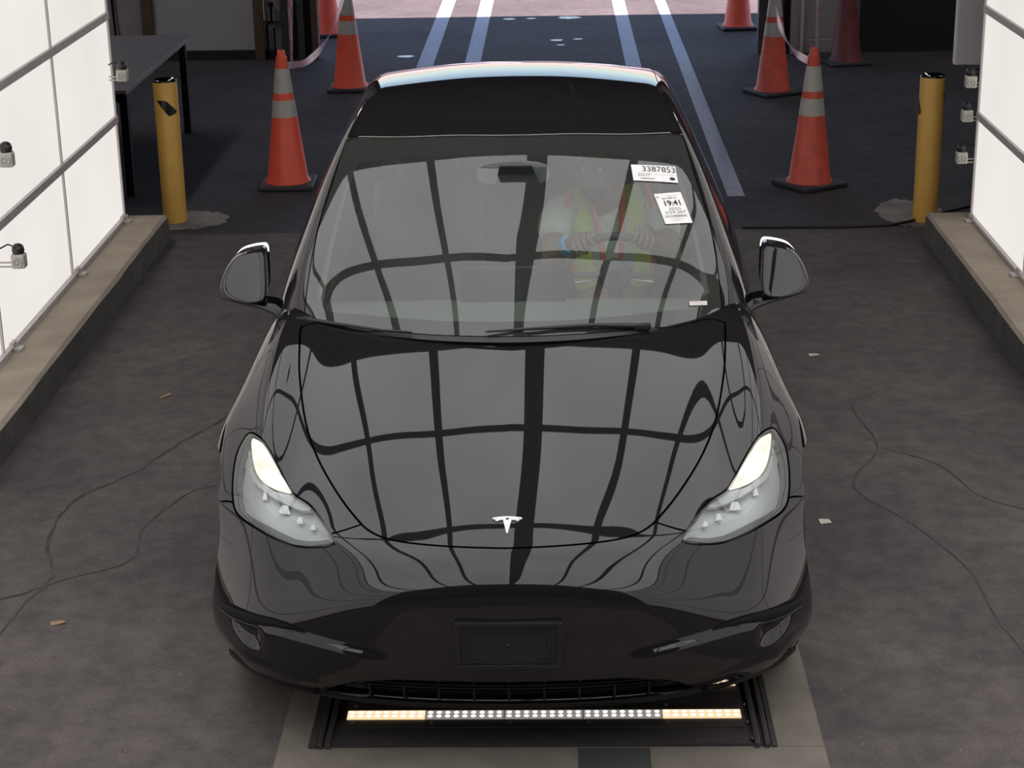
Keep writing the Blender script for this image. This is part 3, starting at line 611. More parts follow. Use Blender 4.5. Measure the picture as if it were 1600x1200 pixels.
# steering wheel
stw = (.375, 1.86, 1.015); tilt = math.radians(24)
def sw(a, r=.185): return (stw[0]+r*math.cos(a), stw[1]-math.sin(tilt)*r*math.sin(a), stw[2]+math.cos(tilt)*r*math.sin(a))
b = B(); b.tube([sw(2*math.pi*i/40) for i in range(40)], .0155, 8, closed=True); stwh = b.build('steering_wheel', 'seat', car)
b = B(); b.lathe([(0, -.02), (.05, -.018), (.065, 0), (.05, .03), (0, .03)], 20, stw, 'y'); b.build('airbag_cover', 'seat', stwh)
for a in (0, math.pi, -math.pi/2):
    b = B(); b.tube([stw, sw(a, .10), sw(a, .18)], [.02, .013, .011], 6); b.build('spoke', 'seat', stwh)
for a in (math.radians(200), math.radians(-20)):
    b = B(); b.tube([sw(a, .07), sw(a-.1*(1 if a > 1 else -1), .15)], .005, 6); b.build('spoke_trim', 'chrome', stwh)
b = B(); b.tube([stw, (stw[0], 1.66, .93)], .03, 8); b.build('steering_column', 'gap', stwh)
# seats
for sx in (-.375, .375):
    b = B(); b.box(sx-.25, sx+.25, 1.98, 2.52, .42, .60, bev=.05); st = b.build('front_seat', 'seat', car)
    bm = bmesh.new(); bmesh.ops.create_cube(bm, size=1)
    for q in bm.verts: q.co = Vector((sx+q.co.x*.46, 2.58+q.co.y*.14+(q.co.z+.5)*.20, .86+q.co.z*.62))
    bmesh.ops.bevel(bm, geom=bm.edges[:], offset=.045, segments=3, affect='EDGES', profile=.5); b = B(); b.bm(bm, True); b.build('seat_back', 'seat', st)
    b = B(); b.box(sx-.13, sx+.13, 2.76, 2.86, 1.17, 1.36, bev=.035); b.build('headrest', 'seat', st)
b = B(); b.box(-.64, .64, 2.95, 3.45, .40, .58, bev=.05); st = b.build('rear_seat', 'seat', car); b = B(); b.box(-.64, .64, 3.42, 3.56, .55, 1.12, bev=.05); b.build('seat_back', 'seat', st)
b = B(); b.box(-.10, .10, 1.75, 2.6, .40, .62, bev=.03); b.build('centre_console', 'seat', car)
# headliner, pillar trims and the mirror behind the glass
hf = thicken(fg, .05); hs = chartT(hf, -.8, .8, 2.35, 4.3, .9, .06).clip(lambda x, y, z: .66-np.abs(x)); sheet_obj('headliner', [hs], hf, 'trim', car, 0, 'trim')
for sg in (-1, 1):
    b = B(); q = []
    for x, y in ((.708, 1.49), (.703, 1.60), (.680, 1.82), (.655, 2.00), (.63, 2.10)):
        z = float(shoot(fg, np.array([[sg*x, y, .9]]), np.array([0, 0, 1.]))[0, 2]); q.append((sg*(x-.0), y+.03, z-.045))
    b.tube(q, .03, 8); b.build('pillar_trim', 'trim', car)
    b = B(); b.box(sg*.70-.01, sg*.70+.01, 1.6, 3.4, .45, .96, bev=.008); b.build('door_card', 'seat', car)
z0 = 1.385; b = B()
mp = smoothpoly([(-.135, 0), (-.12, .035), (-.04, .048), (.04, .048), (.12, .035), (.135, 0), (.10, -.032), (-.10, -.032)], per=2)
b.prism(mp, 0, .03, lambda u, v, d: (u, 1.93+d, z0+v)); rm = b.build('rear_view_mirror', 'lampgrey', car)
b = B(); b.prism([(-.085, -.115), (-.05, .03), (.07, .03), (.125, -.115), (.10, -.105), (.06, -.05), (-.02, -.05), (-.06, -.105)], 0, .02, lambda u, v, d: (u, 1.885-.5*v+d, z0+.015+v)); b.tube([(0, 1.90, z0+.03), (0, 1.93, z0)], .012, 6); b.build('mirror_mount', 'blackplastic', rm)
M['fillglow'] = emission('fill_lamp_glow', (1, .95, .96), 13)  # glow of the added fill lamps
# ------------------------------------------------------------------ the building
def asphalt(name, ca, cb):
    m = bpy.data.materials.new(name); m.use_nodes = True; nt = m.node_tree; b = nt.nodes['Principled BSDF']; N = nt.nodes.new; L = nt.links.new
    tc = N('ShaderNodeTexCoord')
    def noise(sc, det=4, rough=.55):
        n = N('ShaderNodeTexNoise'); n.inputs['Scale'].default_value = sc; n.inputs['Detail'].default_value = det; n.inputs['Roughness'].default_value = rough; L(tc.outputs['Object'], n.inputs['Vector']); return n.outputs['Fac']
    def ramp(src, a, ca, c, cb):
        r = N('ShaderNodeValToRGB'); r.color_ramp.elements[0].position = a; r.color_ramp.elements[1].position = c; r.color_ramp.elements[0].color = (*ca, 1); r.color_ramp.elements[1].color = (*cb, 1); L(src, r.inputs[0]); return r.outputs[0]
    def mix(mode, f, a, c):
        x = N('ShaderNodeMix'); x.data_type = 'RGBA'; x.blend_type = mode; x.inputs[0].default_value = f; L(a, x.inputs[6]); L(c, x.inputs[7]); return x.outputs[2]
    base = ramp(noise(.9, 6), .36, ca, .66, cb)
    fine = ramp(noise(230, 2), .3, (.55, .55, .55), .72, (1.5, 1.48, 1.45)); c = mix('MULTIPLY', 1, base, fine)
    mid = ramp(noise(9, 6, .7), .38, (.76, .75, .76), .62, (1.14, 1.13, 1.12)); c = mix('MULTIPLY', 1, c, mid)
    fleck = ramp(noise(55, 1), .735, (0, 0, 0), .775, (.10, .095, .09)); c = mix('ADD', 1, c, fleck)
    dust_veil = ramp(noise(3.1, 8, .75), .60, (0, 0, 0), .78, (.05, .046, .042)); c = mix('ADD', 1, c, dust_veil)
    L(c, b.inputs['Base Color']); b.inputs['Roughness'].default_value = .82; b.inputs['Specular IOR Level'].default_value = .35
    bp = N('ShaderNodeBump'); bp.inputs['Strength'].default_value = .6; bp.inputs['Distance'].default_value = .004; L(noise(180, 3), bp.inputs['Height']); L(bp.outputs[0], b.inputs['Normal'])
    return m
M['asphalt'] = asphalt('asphalt', (.077, .067, .069), (.124, .110, .107)); M['asphalt_dim'] = asphalt('asphalt_dim', (.036, .034, .041), (.056, .053, .062))
fl = box('floor', 'asphalt', None, -9, 9, -9, 6.36, -.12, 0); tag(fl, kind='structure')
box('yard_paving', 'asphalt_dim', fl, -30, 30, 6.36, 60, -.12, 0)  # weaker light on the far floor is put into this darker asphalt copy
M['puddle'] = mat('puddle', (.05, .055, .07), .05)
# cracks and paint lie on the floor
def ribbon(pts, w0, name, m, jag=.3, z=.0015, parent=None, sub=7):
    P = smoothpoly(pts, closed=False, per=sub); V = []; n = len(P)
    for i, p in enumerate(P):
        t = P[min(i+1, n-1)]-P[max(i-1, 0)]; t = t/np.linalg.norm(t); q = np.array([-t[1], t[0]]); w = w0*(.5+rng.random()*.9)*min(1, .2+i/4, .2+(n-1-i)/4); j = (rng.random(2)-.5)*w0*jag*3
        V += [(*(p+j+q*w/2), z), (*(p+j-q*w/2), z)]
    b = B(); b.add(V, [(2*i, 2*i+1, 2*i+3, 2*i+2) for i in range(n-1)]); return b.build(name, m, parent)
CRK = [([(-1.30, 3.24), (-1.42, 2.98), (-1.54, 2.71), (-1.66, 2.41), (-1.83, 2.13), (-1.84, 1.74), (-1.74, 1.36), (-1.93, 1.16), (-2.00, .95)], .015),
       ([(-1.25, 2.30), (-1.37, 2.2), (-1.49, 1.85), (-1.48, 1.53), (-1.73, 1.33), (-1.80, .99), (-1.83, .62), (-1.89, .27), (-1.80, .18)], .010),
       ([(1.66, 3.38), (1.50, 3.17), (1.53, 2.66), (1.36, 2.22), (1.52, 1.86), (1.66, 1.42), (1.68, .95), (1.77, .52), (1.80, .2)], .008),
       ([(1.52, 2.67), (1.75, 2.45), (1.86, 2.1), (2.1, 1.9)], .008)]
for p, w in CRK: ribbon(p, w, 'floor_crack', 'crack', parent=fl)
for x0, x1, y0 in ((-1.13, -.98, 3.0), (-.69, -.545, 3.0), (.80, .94, 3.0), (1.285, 1.40, 7.2)):
    box('lane_line', 'line', fl, x0, x1, y0, 40, 0, .0012)
# paving joint across the lane
box('paving_joint', 'crack', fl, 1.05, 2.42, 6.355, 6.365, 0, .002)
def struct(o): o['kind'] = 'structure'; return o
# curbs
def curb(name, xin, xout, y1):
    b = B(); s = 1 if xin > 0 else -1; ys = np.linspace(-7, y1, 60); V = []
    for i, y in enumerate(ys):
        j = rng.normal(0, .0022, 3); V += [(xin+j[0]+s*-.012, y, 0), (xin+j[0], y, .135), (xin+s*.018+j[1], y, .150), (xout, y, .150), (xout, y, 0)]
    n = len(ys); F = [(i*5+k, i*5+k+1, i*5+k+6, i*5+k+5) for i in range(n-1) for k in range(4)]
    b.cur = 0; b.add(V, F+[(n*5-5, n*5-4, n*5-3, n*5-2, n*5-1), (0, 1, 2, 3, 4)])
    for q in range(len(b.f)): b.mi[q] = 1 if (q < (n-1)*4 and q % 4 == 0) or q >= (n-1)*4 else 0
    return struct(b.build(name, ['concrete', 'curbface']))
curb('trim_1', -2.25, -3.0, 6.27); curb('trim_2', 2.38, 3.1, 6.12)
# light walls: panels in a rail grid
def light_wall(name, x, s, y1):
    root = empty(name, (x, y1, .15), kind='structure')
    ys = [0, -1.31, -2.67, -4.03, -5.39, -6.75, -8.11, -9.3]; zs = [0, .615, 1.235, 1.855, 2.475, 3.15]
    for i in range(len(ys)-1):
        for k in range(len(zs)-1): box('light_panel', 'panel', root, s*.012, s*.03, ys[i+1]+.004, ys[i]-.004, zs[k]+.02, zs[k+1]-.02)
    for k, z in enumerate(zs):
        if k == 0: box('bottom_channel', 'alu', root, -s*.012, s*.06, ys[-1], 0, 0, .022, bev=.003)
        else: box('rail', 'alu', root, -s*.006, s*.02, ys[-1], 0, z-.021, z+.021, bev=.002)
        for j in range(40):
            y = -.14-.235*j
            if y > ys[-1]: b = B(); b.lathe([(.007, 0), (.006, -s*.003), (0, -s*.004)], 8, (-s*.006 if k else -s*.012, y, z if k else .011), 'x'); b.build('rivet', 'reflect', root)
    for y in ys: box('mullion', 'alu', root, s*.0, s*.028, y-.007, y+.007, 0, 3.15)
    box('wall_back', 'darkwall', root, s*.035, s*.06, ys[-1], -.002, 0, 3.2)
    for y in (-.10, -1.25, -2.55, -3.9): b = B(); b.box(-s*.05, s*.01, y-.03, y+.03, 0, .012, bev=.003); b.box(-s*.014, s*.0, y-.03, y+.03, 0, .04, bev=.003); b.build('foot_bracket', 'alu', root)
    return root
light_wall('wall_left', -2.49, -1, 6.20); light_wall('wall_right', 2.62, 1, 6.00)
# lit ceiling over the lane
CY1, CY0, CZ = 2.788, -2.9, 2.903
ce = empty('ceiling', (0, 0, CZ), kind='structure')
xb = [-2.5, -2.061, -1.226, -.640, .125, .801, 1.399, 2.05, 2.62]; wb = [.06, .055, .055, .055, .125, .055, .055, .055, .06]; yb = [CY0, 1.34, 2.186, CY1]
for i in range(len(xb)-1):
    for k in range(len(yb)-1): box('light_panel', 'ceilpanel', ce, xb[i]+wb[i]/2, xb[i+1]-wb[i+1]/2, yb[k]+.023, yb[k+1]-.023, 0, .02)
for x, w in zip(xb, wb): box('ceiling_bar', 'darkbar', ce, x-w/2, x+w/2, CY0, CY1, -.015, .04)
for y in yb: box('cross_bar', 'darkbar', ce, -2.5, 2.62, y-.022, y+.022, -.010, .035)
box('ceiling_back', 'darkwall', ce, -2.6, 2.72, CY0-.03, CY1+.03, .05, .09)
# outer building
struct(box('wall_far_left', 'darkwall', None, -7.1, -7.0, -9, 12.9, 0, 5))
struct(box('wall_far_right', 'darkwall', None, 7.0, 7.1, -9, 12.9, 0, 5))
struct(box('wall_behind', 'darkwall', None, -7.1, 7.1, -9.1, -9, 0, 5))
roof = struct(box('ceiling_building', 'darkceil', None, -7.2, 7.2, -9.1, 13.0, 5.0, 5.15))
for y in np.arange(4.6, 12.6, 1.3): box('roof_beam', 'darkbar', roof, -7, 7, y-.05, y+.05, 4.75, 5.0)
b = B(); b.tube([(.45, 3.6, 4.6), (.45, 12.7, 4.6)], .03, 8); b.build('sprinkler_pipe', 'steelgrey', roof)
for sx in (-1, 1):
    for yy in (8.6, 11.4):
        nm = f'fill lamp'
        lt = empty('fill_lamp', (sx*4.6, yy, 4.82), label=f"long white unseen fill lamp added overhead {'left' if sx < 0 else 'right'} of the lane, {'nearer the booth' if yy < 10 else 'nearer the doorway'}", cat='lamp')  # unseen fill lamps, added to lift the ambient light behind the booth
        box('fill_lamp_housing', 'alu', lt, -.2, .2, -1.3, 1.3, -.02, .12, bev=.01); box('fill_lamp_diffuser', 'fillglow', lt, -.17, .17, -1.25, 1.25, -.045, -.021)
# back wall with the open doorway
YW = 12.86
wb_ = empty('wall_back', (0, YW, 0), kind='structure')
def wp(nm, m, x0, x1, z0, z1, d=0, t=.08, bev=0): return box(nm, m, wb_, x0, x1, -d, t, z0, z1, bev=bev)
wp('drywall_panel', 'drywall', -3.66, -2.68, .09, 4.9); wp('block_panel', 'plaster', -7, -3.74, .0, 4.9, 0); wp('block_panel', 'plaster', -2.60, -2.42, .05, 4.9, -.01)
wp('baseboard', 'darkwall', -7, -2.42, 0, .085, .03); wp('stud', 'wood', -3.75, -3.65, 0, 4.9, .07, 0); wp('stud', 'wood', -2.69, -2.60, 0, 4.9, .07, 0)
wp('ledger', 'wood', -2.60, -2.42, .34, .36, .02, 0)
for x0, x1, m, d in ((-2.43, -2.36, 'steelgrey', .10), (-2.36, -2.26, 'darkwall', .02), (-2.27, -2.21, 'steelgrey', .12), (-2.21, -2.12, 'darkwall', .04), (-2.14, -2.08, 'wood', .12)): wp('door_post', m, x0, x1, 0, 4.9, d, .02)
for x0, x1, m, d in ((2.06, 2.14, 'steelgrey', .10), (2.14, 2.22, 'wood', .04), (2.22, 2.29, 'steelgrey', .12), (2.29, 2.36, 'darkwall', .02), (2.36, 2.45, 'plaster', .10), (2.45, 2.48, 'alu', .12)): wp('door_post', m, x0, x1, 0, 4.9, d, .02)
wp('block_panel', 'plaster', 2.48, 3.02, .12, 4.9, 0); wp('block_course', 'plaster', 2.48, 3.02, .0, .115, .02, 0); wp('dark_sheet', 'darkwall', 3.02, 7, 0, 4.9, .05)
wp('door_header', 'darkwall', -2.4, 2.4, 3.7, 4.98, .1)
# valve on the left block strip
b = B(); b.tube([(-2.57, -.05, .02), (-2.57, -.06, .33), (-2.52, -.06, .36), (-2.52, -.06, .50)], .013, 6); b.tube([(-2.50, -.06, .02), (-2.50, -.06, .30)], .009, 6); b.lathe([(.02, 0), (.03, .02), (.02, .04)], 10, (-2.52, -.06, .50)); b.build('pipe_valve', 'gap', wb_)
# far yard wall beyond the sunlit apron
yw = struct(box('wall_yard', 'plaster', None, -30, 30, 45, 45.3, 0, 2.4))
# ------------------------------------------------------------------ tray in the floor
tr = empty('floor_light_tray', (.095, 1.0, 0), label='black steel tray with two glowing lamp strips set in the floor under the bumper', cat='light tray')
def tb(nm, m, x0, x1, y0, y1, z0, z1, p=None, bev=0): return box(nm, m, p or tr, x0-.095, x1-.095, y0-1, y1-1, z0, z1, bev=bev)
tb('tray_plate', 'steelblack', -.545, .735, .215, 1.95, .001, .008); tb('front_plate', 'steelblack', -.545, .735, .165, .213, .001, .010); 
tb('cover_plate', 'steelblack', -.53, .73, .262, .405, .008, .014, bev=.002); tb('cover_plate', 'steelblack', -.53, .73, .415, .47, .008, .013, bev=.002); tb('cover_plate', 'steelblack', -.53, .73, .48, .60, .008, .014, bev=.002)
for x in (-.59, -.565, .755, .785): tb('side_rail', 'steelblack', x-.008, x+.008, .15, 1.95, .001, .020, bev=.003)
tb('angle_iron', 'steelblack', -.625, -.602, .155, 1.95, .001, .008); tb('angle_iron', 'steelblack', .80, .815, .155, 1.95, .001, .008)
for yc in (.335, .545):
    for k in range(5):
        x0 = -.522+.249*k; x1 = x0+.246; hot = k in (0, 4)
        sgm = tb('lamp_strip', 'ledstrip' if hot else 'ledbase', x0, x1, yc-.025, yc+.025, .014, .018)
        b = B()
        for j in range(9):
            for r_ in (-1, 1):
                cx = (x0+.014+.0272*j)-.095; b.add([(cx+(.0085 if hot else .0075)*math.cos(a), yc-1+r_*.0115+.007*math.sin(a), .0192) for a in np.linspace(0, 2*math.pi, 9)[:-1]], [list(range(8))])
        o = b.build('lamp_dots', 'led', sgm); o['kind'] = 'stuff'
for yy in (.285, .395, .595):
    for k in range(6):
        b = B(); b.lathe([(.0065, 0), (.006, .004), (0, .005)], 8, (-.50+.247*k-.095, yy-1, .014)); b.build('bolt', 'steelgrey', tr)
b = B(); b.lathe([(.017, 0), (.016, .004), (.010, .006), (0, .004)], 14, (.75-.095, .20-1, .010)); b.build('bolt', 'steelgrey', tr)
# concrete surround
def slab(nm, x0, x1, y0, y1, m='slab'):
    return box(nm, m, fl, x0, x1, y0, y1, -.02, .0008)
M['slab'] = mat('slab_concrete', (.215, .192, .16), .8, noise=(7, (.15, .134, .114), .2), bump=(60, .4, .002))
M['plate'] = mat('patch_plate', (.075, .078, .08), .55, noise=(9, (.05, .05, .052), .25))
slab('concrete_slab', -.72, .96, -1.2, .160); slab('concrete_slab', -.72, -.628, .162, 2.2); slab('concrete_slab', .818, .96, .162, 2.2)
box('patch_plate', 'plate', fl, .205, .425, -.10, .155, .0, .0016)
# ------------------------------------------------------------------ bollards
def bollard(x, y, marks, label):
    r = empty('bollard', (x, y, 0), label=label, cat='bollard', group='yellow bollards at the lane end')
    b = B(); b.lathe([(.0755, 0), (.0755, .898), (.072, .905), (.066, .905)], 36); b.build('post', 'yellow', r)
    b = B(); b.lathe([(.074, .895), (.0745, .910), (.070, .914), (.062, .903), (0, .896)], 36); b.build('cap', 'gloss', r)
    for c, w, z0, z1, sk in marks:
        V = []; n = 8
        for i in range(n+1):
            a = c-w/2+w*i/n; t = i/n
            V += [(.0765*math.cos(a), .0765*math.sin(a), z0+sk*t), (.0765*math.cos(a), .0765*math.sin(a), z1+sk*t)]
        lo = [(.0765*math.cos(c-w/2), .0765*math.sin(c-w/2), 0)]
        b = B(); b.add(V, [(2*i, 2*i+1, 2*i+3, 2*i+2) for i in range(n)], True); b.build('vinyl_mark', 'blackvinyl', r)
    return r
def diamond(r, c, w, zc):
    V = []; n = 10
    for i in range(n+1):
        t = i/n; a = c-w/2+w*t; lo = zc+.045-.10*min(1, t/.55)+.0*t; hi = zc+.047-.075*max(0, (t-.45)/.55); V += [(.0768*math.cos(a), .0768*math.sin(a), lo+.02*max(0, (t-.55)/.45)), (.0768*math.cos(a), .0768*math.sin(a), hi)]
    b = B(); b.add(V, [(2*i, 2*i+1, 2*i+3, 2*i+2) for i in range(n)], True); b.build('vinyl_mark', 'blackvinyl', r)
bl = bollard(-2.29, 6.70, [], 'yellow bollard with a black diamond mark beside the table'); diamond(bl, -math.pi/2+.25, 1.75, .745)
br = bollard(2.455, 6.52, [], 'yellow bollard with a black cap beside the right curb end'); diamond(br, -.22, .9, .765); diamond(br, math.pi+.12, .7, .72)
def disc(x, y, rx, ry, nm, m, jag=.12):
    b = B(); n = 40; P = [(x+rx*(1+jag*(rng.random()-.5))*math.cos(2*math.pi*i/n), y+ry*(1+jag*(rng.random()-.5))*math.sin(2*math.pi*i/n), .0018) for i in range(n)]; b.add(P, [list(range(n))]); return b.build(nm, m, fl)
M['footing'] = mat('bollard_footing', (.30, .27, .25), .9, noise=(6, (.16, .145, .14), .22))
disc(-2.20, 6.72, .25, .24, 'bollard_footing', 'footing', .25); disc(2.40, 6.70, .20, .36, 'bollard_footing', 'footing', .3)
for x, y, r in ((.17, 13.75, .05), (.21, 13.45, .03), (.38, 13.8, .035), (-.33, 15.2, .05), (-.1, 15.22, .04), (.30, 15.25, .09), (-1.27, 12.9, .06)): disc(x, y, r*1.3, r, 'puddle', 'puddle', .5)
# black cable by the right bollard
b = B(); b.tube([(1.30, 6.36, .008), (1.9, 6.345, .008), (2.2, 6.37, .009), (2.36, 6.46, .012), (2.50, 6.60, .012), (2.9, 6.9, .01)], .009, 6); tag(b.build('floor_cable', 'rubber'), 'thin black cable along the floor joint towards the right bollard', 'cable')
# ------------------------------------------------------------------ cones and tape
def cone(x, y, rz, m, label, h=.93, bands=True):
    r = empty('traffic_cone', (x, y, 0), rz, label=label, cat='traffic cone', group='orange traffic cones')
    b = B(); b.box(-.185, .185, -.185, .185, 0, .035, bev=.012); b.build('base', 'conebase', r)
    R = lambda z: .030+(.142-.030)*(1-(z-.035)/(h-.035))
    def seg(nm, z0, z1, mm, dr=0, ext=()):
        b = B(); b.lathe([(R(z0)+dr, z0), (R(z1)+dr, z1)]+list(ext), 32); b.build(nm, mm, r)
    b = B(); b.lathe([(.156, .035), (.152, .046), (R(.06), .062), (R(h-.06), h-.06), (R(h-.055)+.003, h-.05), (R(h-.03)-.004, h-.04), (.027, h-.015), (.024, h), (.017, h), (.017, h-.04)], 36); b.build('cone_body', m, r)
    if bands: seg('reflective_band', h*.695, h*.872, 'reflect', .0022); seg('reflective_band', h*.522, h*.645, 'reflect', .0022)
    return r
cone(-1.69, 7.65, .03, 'cone', 'bright orange cone nearest the left bollard, two reflective bands')
cone(-1.63, 11.22, .02, 'cone', 'orange cone behind the left roof corner of the car, holding the tape up')
cone(-2.17, 14.25, .3, 'cone', 'orange cone outside, half hidden by the left door post')
cone(1.86, 7.48, .55, 'conedirty', 'scuffed orange cone nearest the right bollard, two reflective bands')
cone(1.98, 10.80, .5, 'conedirty', 'faded orange cone behind the scuffed one, tape running down from its top')
cone(2.02, 14.35, .1, 'cone', 'bright orange cone out beyond the doorway on the right')
cone(2.80, 12.20, .2, 'conedark', 'dirty dark maroon cone against the back wall at right', bands=False)
def tape(pts, label, w=.05):
    P = smoothpoly(pts, closed=False, per=8); V = []; n = len(P)
    for i, p in enumerate(P):
        tw = .6*math.sin(i*.5); u = np.array([math.sin(tw)*.6, .2, math.cos(tw)]); u /= np.linalg.norm(u); V += [p-u*w/2, p+u*w/2]
    b = B(); b.add(V, [(2*i, 2*i+1, 2*i+3, 2*i+2) for i in range(n-1)], True)
    tag(b.build('barrier_tape', 'tape'), label, 'barrier tape', 'tapes strung between the cones')
tape([(-1.665, 7.67, .82), (-1.63, 8.6, .70), (-1.61, 9.8, .70), (-1.63, 11.17, .85)], 'red and white tape sagging from the nearest left cone')
tape([(-1.62, 11.27, .84), (-1.75, 12.6, .76), (-2.12, 14.2, .86)], 'short tape end leading outside from the second left cone')
tape([(1.84, 7.50, .83), (1.86, 8.6, .73), (1.90, 9.8, .74), (1.965, 10.77, .86)], 'red and white tape sloping between the two right cones')
b = B(); b.lathe([(.044, .0), (.047, .006), (.044, .012)], 24, (-1.69, 7.65, .795)); tag(b.build('cone_string', 'reflect'), 'pale loop of string round the neck of the left cone', 'string')
# thin pale poles by the door posts
for x, y, lx, lab in ((-2.28, 12.3, .0, 'thin pale pole standing before the left door posts'), (-2.20, 12.4, -.10, 'thin pale pole leaning across the upright one, left of doorway'), (2.44, 11.7, .03, 'thin pale pole standing behind the right cones')):
    b = B(); b.tube([(x+lx, y, 0), (x, y+.05, 1.9)], .012, 8); tag(b.build('thin_pole', 'tape'), lab, 'pole')
# ------------------------------------------------------------------ table and rod
tbl = empty('work_table', (-3.16, 8.42, 0), label='dark grey rectangular table with black legs behind the left bollard', cat='table')
box('table_top', 'table', tbl, -.50, .49, -1.17, 1.16, .720, .745, bev=.004); box('table_edge', 'tableedge', tbl, .486, .496, -1.17, 1.16, .715, .742)
for x in (-.45, .44):
    for y in (-1.02, 1.06): box('leg', 'gap', tbl, x-.025, x+.025, y-.03, y+.03, 0, .72)
box('apron', 'gap', tbl, -.44, .44, -1.05, -1.02, .64, .72)
b = B(); b.tube([(-3.98, 12.72, 0), (-4.02, 12.80, .62)], .012, 8); b.tube([(-4.02, 12.80, .62), (-4.03, 12.81, .72)], .022, 8); tag(b.build('leaning_rod', 'gap'), 'thin dark rod leaning on the block wall behind the table', 'rod')
tag(box('white_board', 'white', None, 2.60, 3.3, 6.62, 6.68, .95, 2.6, bev=.01), 'pale board hanging past the end of the right light wall', 'board')
# ------------------------------------------------------------------ small camera fixtures on the walls
def fixture(x, y, z, s, label):
    r = empty('wall_fixture', (x, y, z), label=label, cat='camera', group='small camera housings on the light walls')
    b = B(); b.box(-.032, .032, -.03, .03, -.035, .035, bev=.008); hs = b.build('housing', 'fixture', r)
    b = B(); b.lathe([(.024, 0), (.024, -.004), (.017, -.004), (.017, 0)], 16, (0, -.031, -.005), 'y'); b.lathe([(.009, 0), (.009, -.003), (0, -.004)], 10, (0, -.031, -.005), 'y'); b.build('ring', 'reflect', hs)
    b = B(); b.lathe([(.026, .035), (.030, .05), (.026, .072), (.012, .082), (0, .083)], 16, (-s*.0, .0, 0)); b.build('knob', 'fixlens', r)
    b = B(); b.tube([(s*.02, 0, -.01), (s*.11, 0, -.01)], .005, 6); b.build('arm', 'fixture', r); b = B(); b.tube([(s*.02, 0, -.03), (s*.11, 0, -.03)], .005, 6); b.build('arm', 'fixture', r)
    b = B(); b.tube([(s*.01, .01, .06), (s*.05, .015, .075), (s*.09, .01, .055), (s*.115, .0, .04)], .004, 6); b.build('cable', 'rubber', r)
fixture(-2.385, 3.57, .62, -1, 'lower camera housing on the left light wall, cable above it')
fixture(-2.40, 3.60, 1.10, -1, 'small camera housing at the photo edge above the lower left one')
fixture(-2.42, 6.14, 1.04, -1, 'small camera housing at the far end of the left wall before the table')
fixture(2.575, 6.02, .96, 1, 'topmost of three camera housings at the right wall end')
fixture(2.565, 6.02, .76, 1, 'middle one of three camera housings at the right wall end')
fixture(2.55, 6.02, .51, 1, 'lowest of three camera housings at the right wall end')
# litter
def scrap(x, y, w, l, a, m, label):
    b = B(); b.add([(-w/2, -l/2, .001), (w/2, -l/2, .004), (w/2*.9, l/2, .002), (-w/2, l/2*.9, .006), (-w/2, -l/2, 0), (w/2, -l/2, .003), (w/2*.9, l/2, .001), (-w/2, l/2*.9, .005)], [(0, 1, 2, 3), (7, 6, 5, 4), (0, 4, 5, 1), (1, 5, 6, 2), (2, 6, 7, 3), (3, 7, 4, 0)])
    o = b.build('paper_scrap', m); o.location = (x, y, .001); o.rotation_euler = (0, 0, a); tag(o, label, 'litter', 'scraps on the asphalt')
M['scrap'] = mat('scrap', (.62, .56, .50), .9); M['leaf'] = mat('leaf', (.34, .22, .12), .9)
scrap(1.195, 1.86, .045, .04, .1, 'scrap', 'pale paper square on asphalt right of the car nose')
scrap(-1.70, 3.38, .02, .07, -.6, 'leaf', 'tan splinter on asphalt left of the car near the curb')
scrap(-1.62, 1.02, .05, .025, .4, 'leaf', 'dry leaf bit on the cracked asphalt at lower left')
scrap(1.42, 3.9, .05, .03, .2, 'scrap', 'pale fleck behind the right mirror on the asphalt')
# ------------------------------------------------------------------ papers stuck on the windshield
def on_glass(x, y):
    p, n = on_glass_n([x], [y]); return p[0], n[0]
def on_glass_n(x, y):
    x = np.asarray(x, float); y = np.asarray(y, float); p = shoot(fg, np.stack([x, y, x*0+.9], 1), np.array([0, 0, 1.])); return p, grad(fg, p)
def paper(P, w, h, name, label):
    """P: four plan corners tl, tr, br, bl on the glass"""
    Q = [on_glass(*p) for p in P]; c = sum(q[0] for q in Q)/4+Q[0][1]*.0015; n = sum(q[1] for q in Q); n /= np.linalg.norm(n)
    ux = (Q[1][0]+Q[2][0]-Q[0][0]-Q[3][0]); ux -= n*(ux@n); w_ = np.linalg.norm(ux)/2; ux /= np.linalg.norm(ux)
    vy = (Q[0][0]+Q[1][0]-Q[2][0]-Q[3][0])/2; vy -= n*(vy@n)
    root = empty(name, tuple(c), label=label, cat='paper', group='auction papers on the windshield')
    off = lambda u, v, d=0.0: ux*u*w_+vy*v+n*d
    b = B(); V = []; nu, nv = 10, 6
    for d in (0.0, -.0006):
        for j in range(nv+1):
            for i in range(nu+1):
                u, v = i/nu-.5, j/nv-.5; p = c+off(u, v); z, nn = on_glass(p[0], p[1]); V.append(z+nn*(.002+d)-c)
    k = (nu+1)*(nv+1); F = [(j*(nu+1)+i, j*(nu+1)+i+1, (j+1)*(nu+1)+i+1, (j+1)*(nu+1)+i) for j in range(nv) for i in range(nu)]
    b.add(V, F+[tuple(k+q for q in f[::-1]) for f in F]); b.build('sheet', 'white', root)
    def wrap(o):
        k = len(o.data.vertices); q = np.empty(k*3); o.data.vertices.foreach_get('co', q); q = q.reshape(-1, 3)
        p = c+ux*(q[:, :1]/w*w_)+vy*(q[:, 1:2]/h); z, nn = on_glass_n(p[:, 0], p[:, 1]); o.data.vertices.foreach_set('co', (z+nn*(.0027+q[:, 2:]*.3)-c).ravel())
        o.data.update()
    return root, wrap
I4 = Matrix.Identity(4)
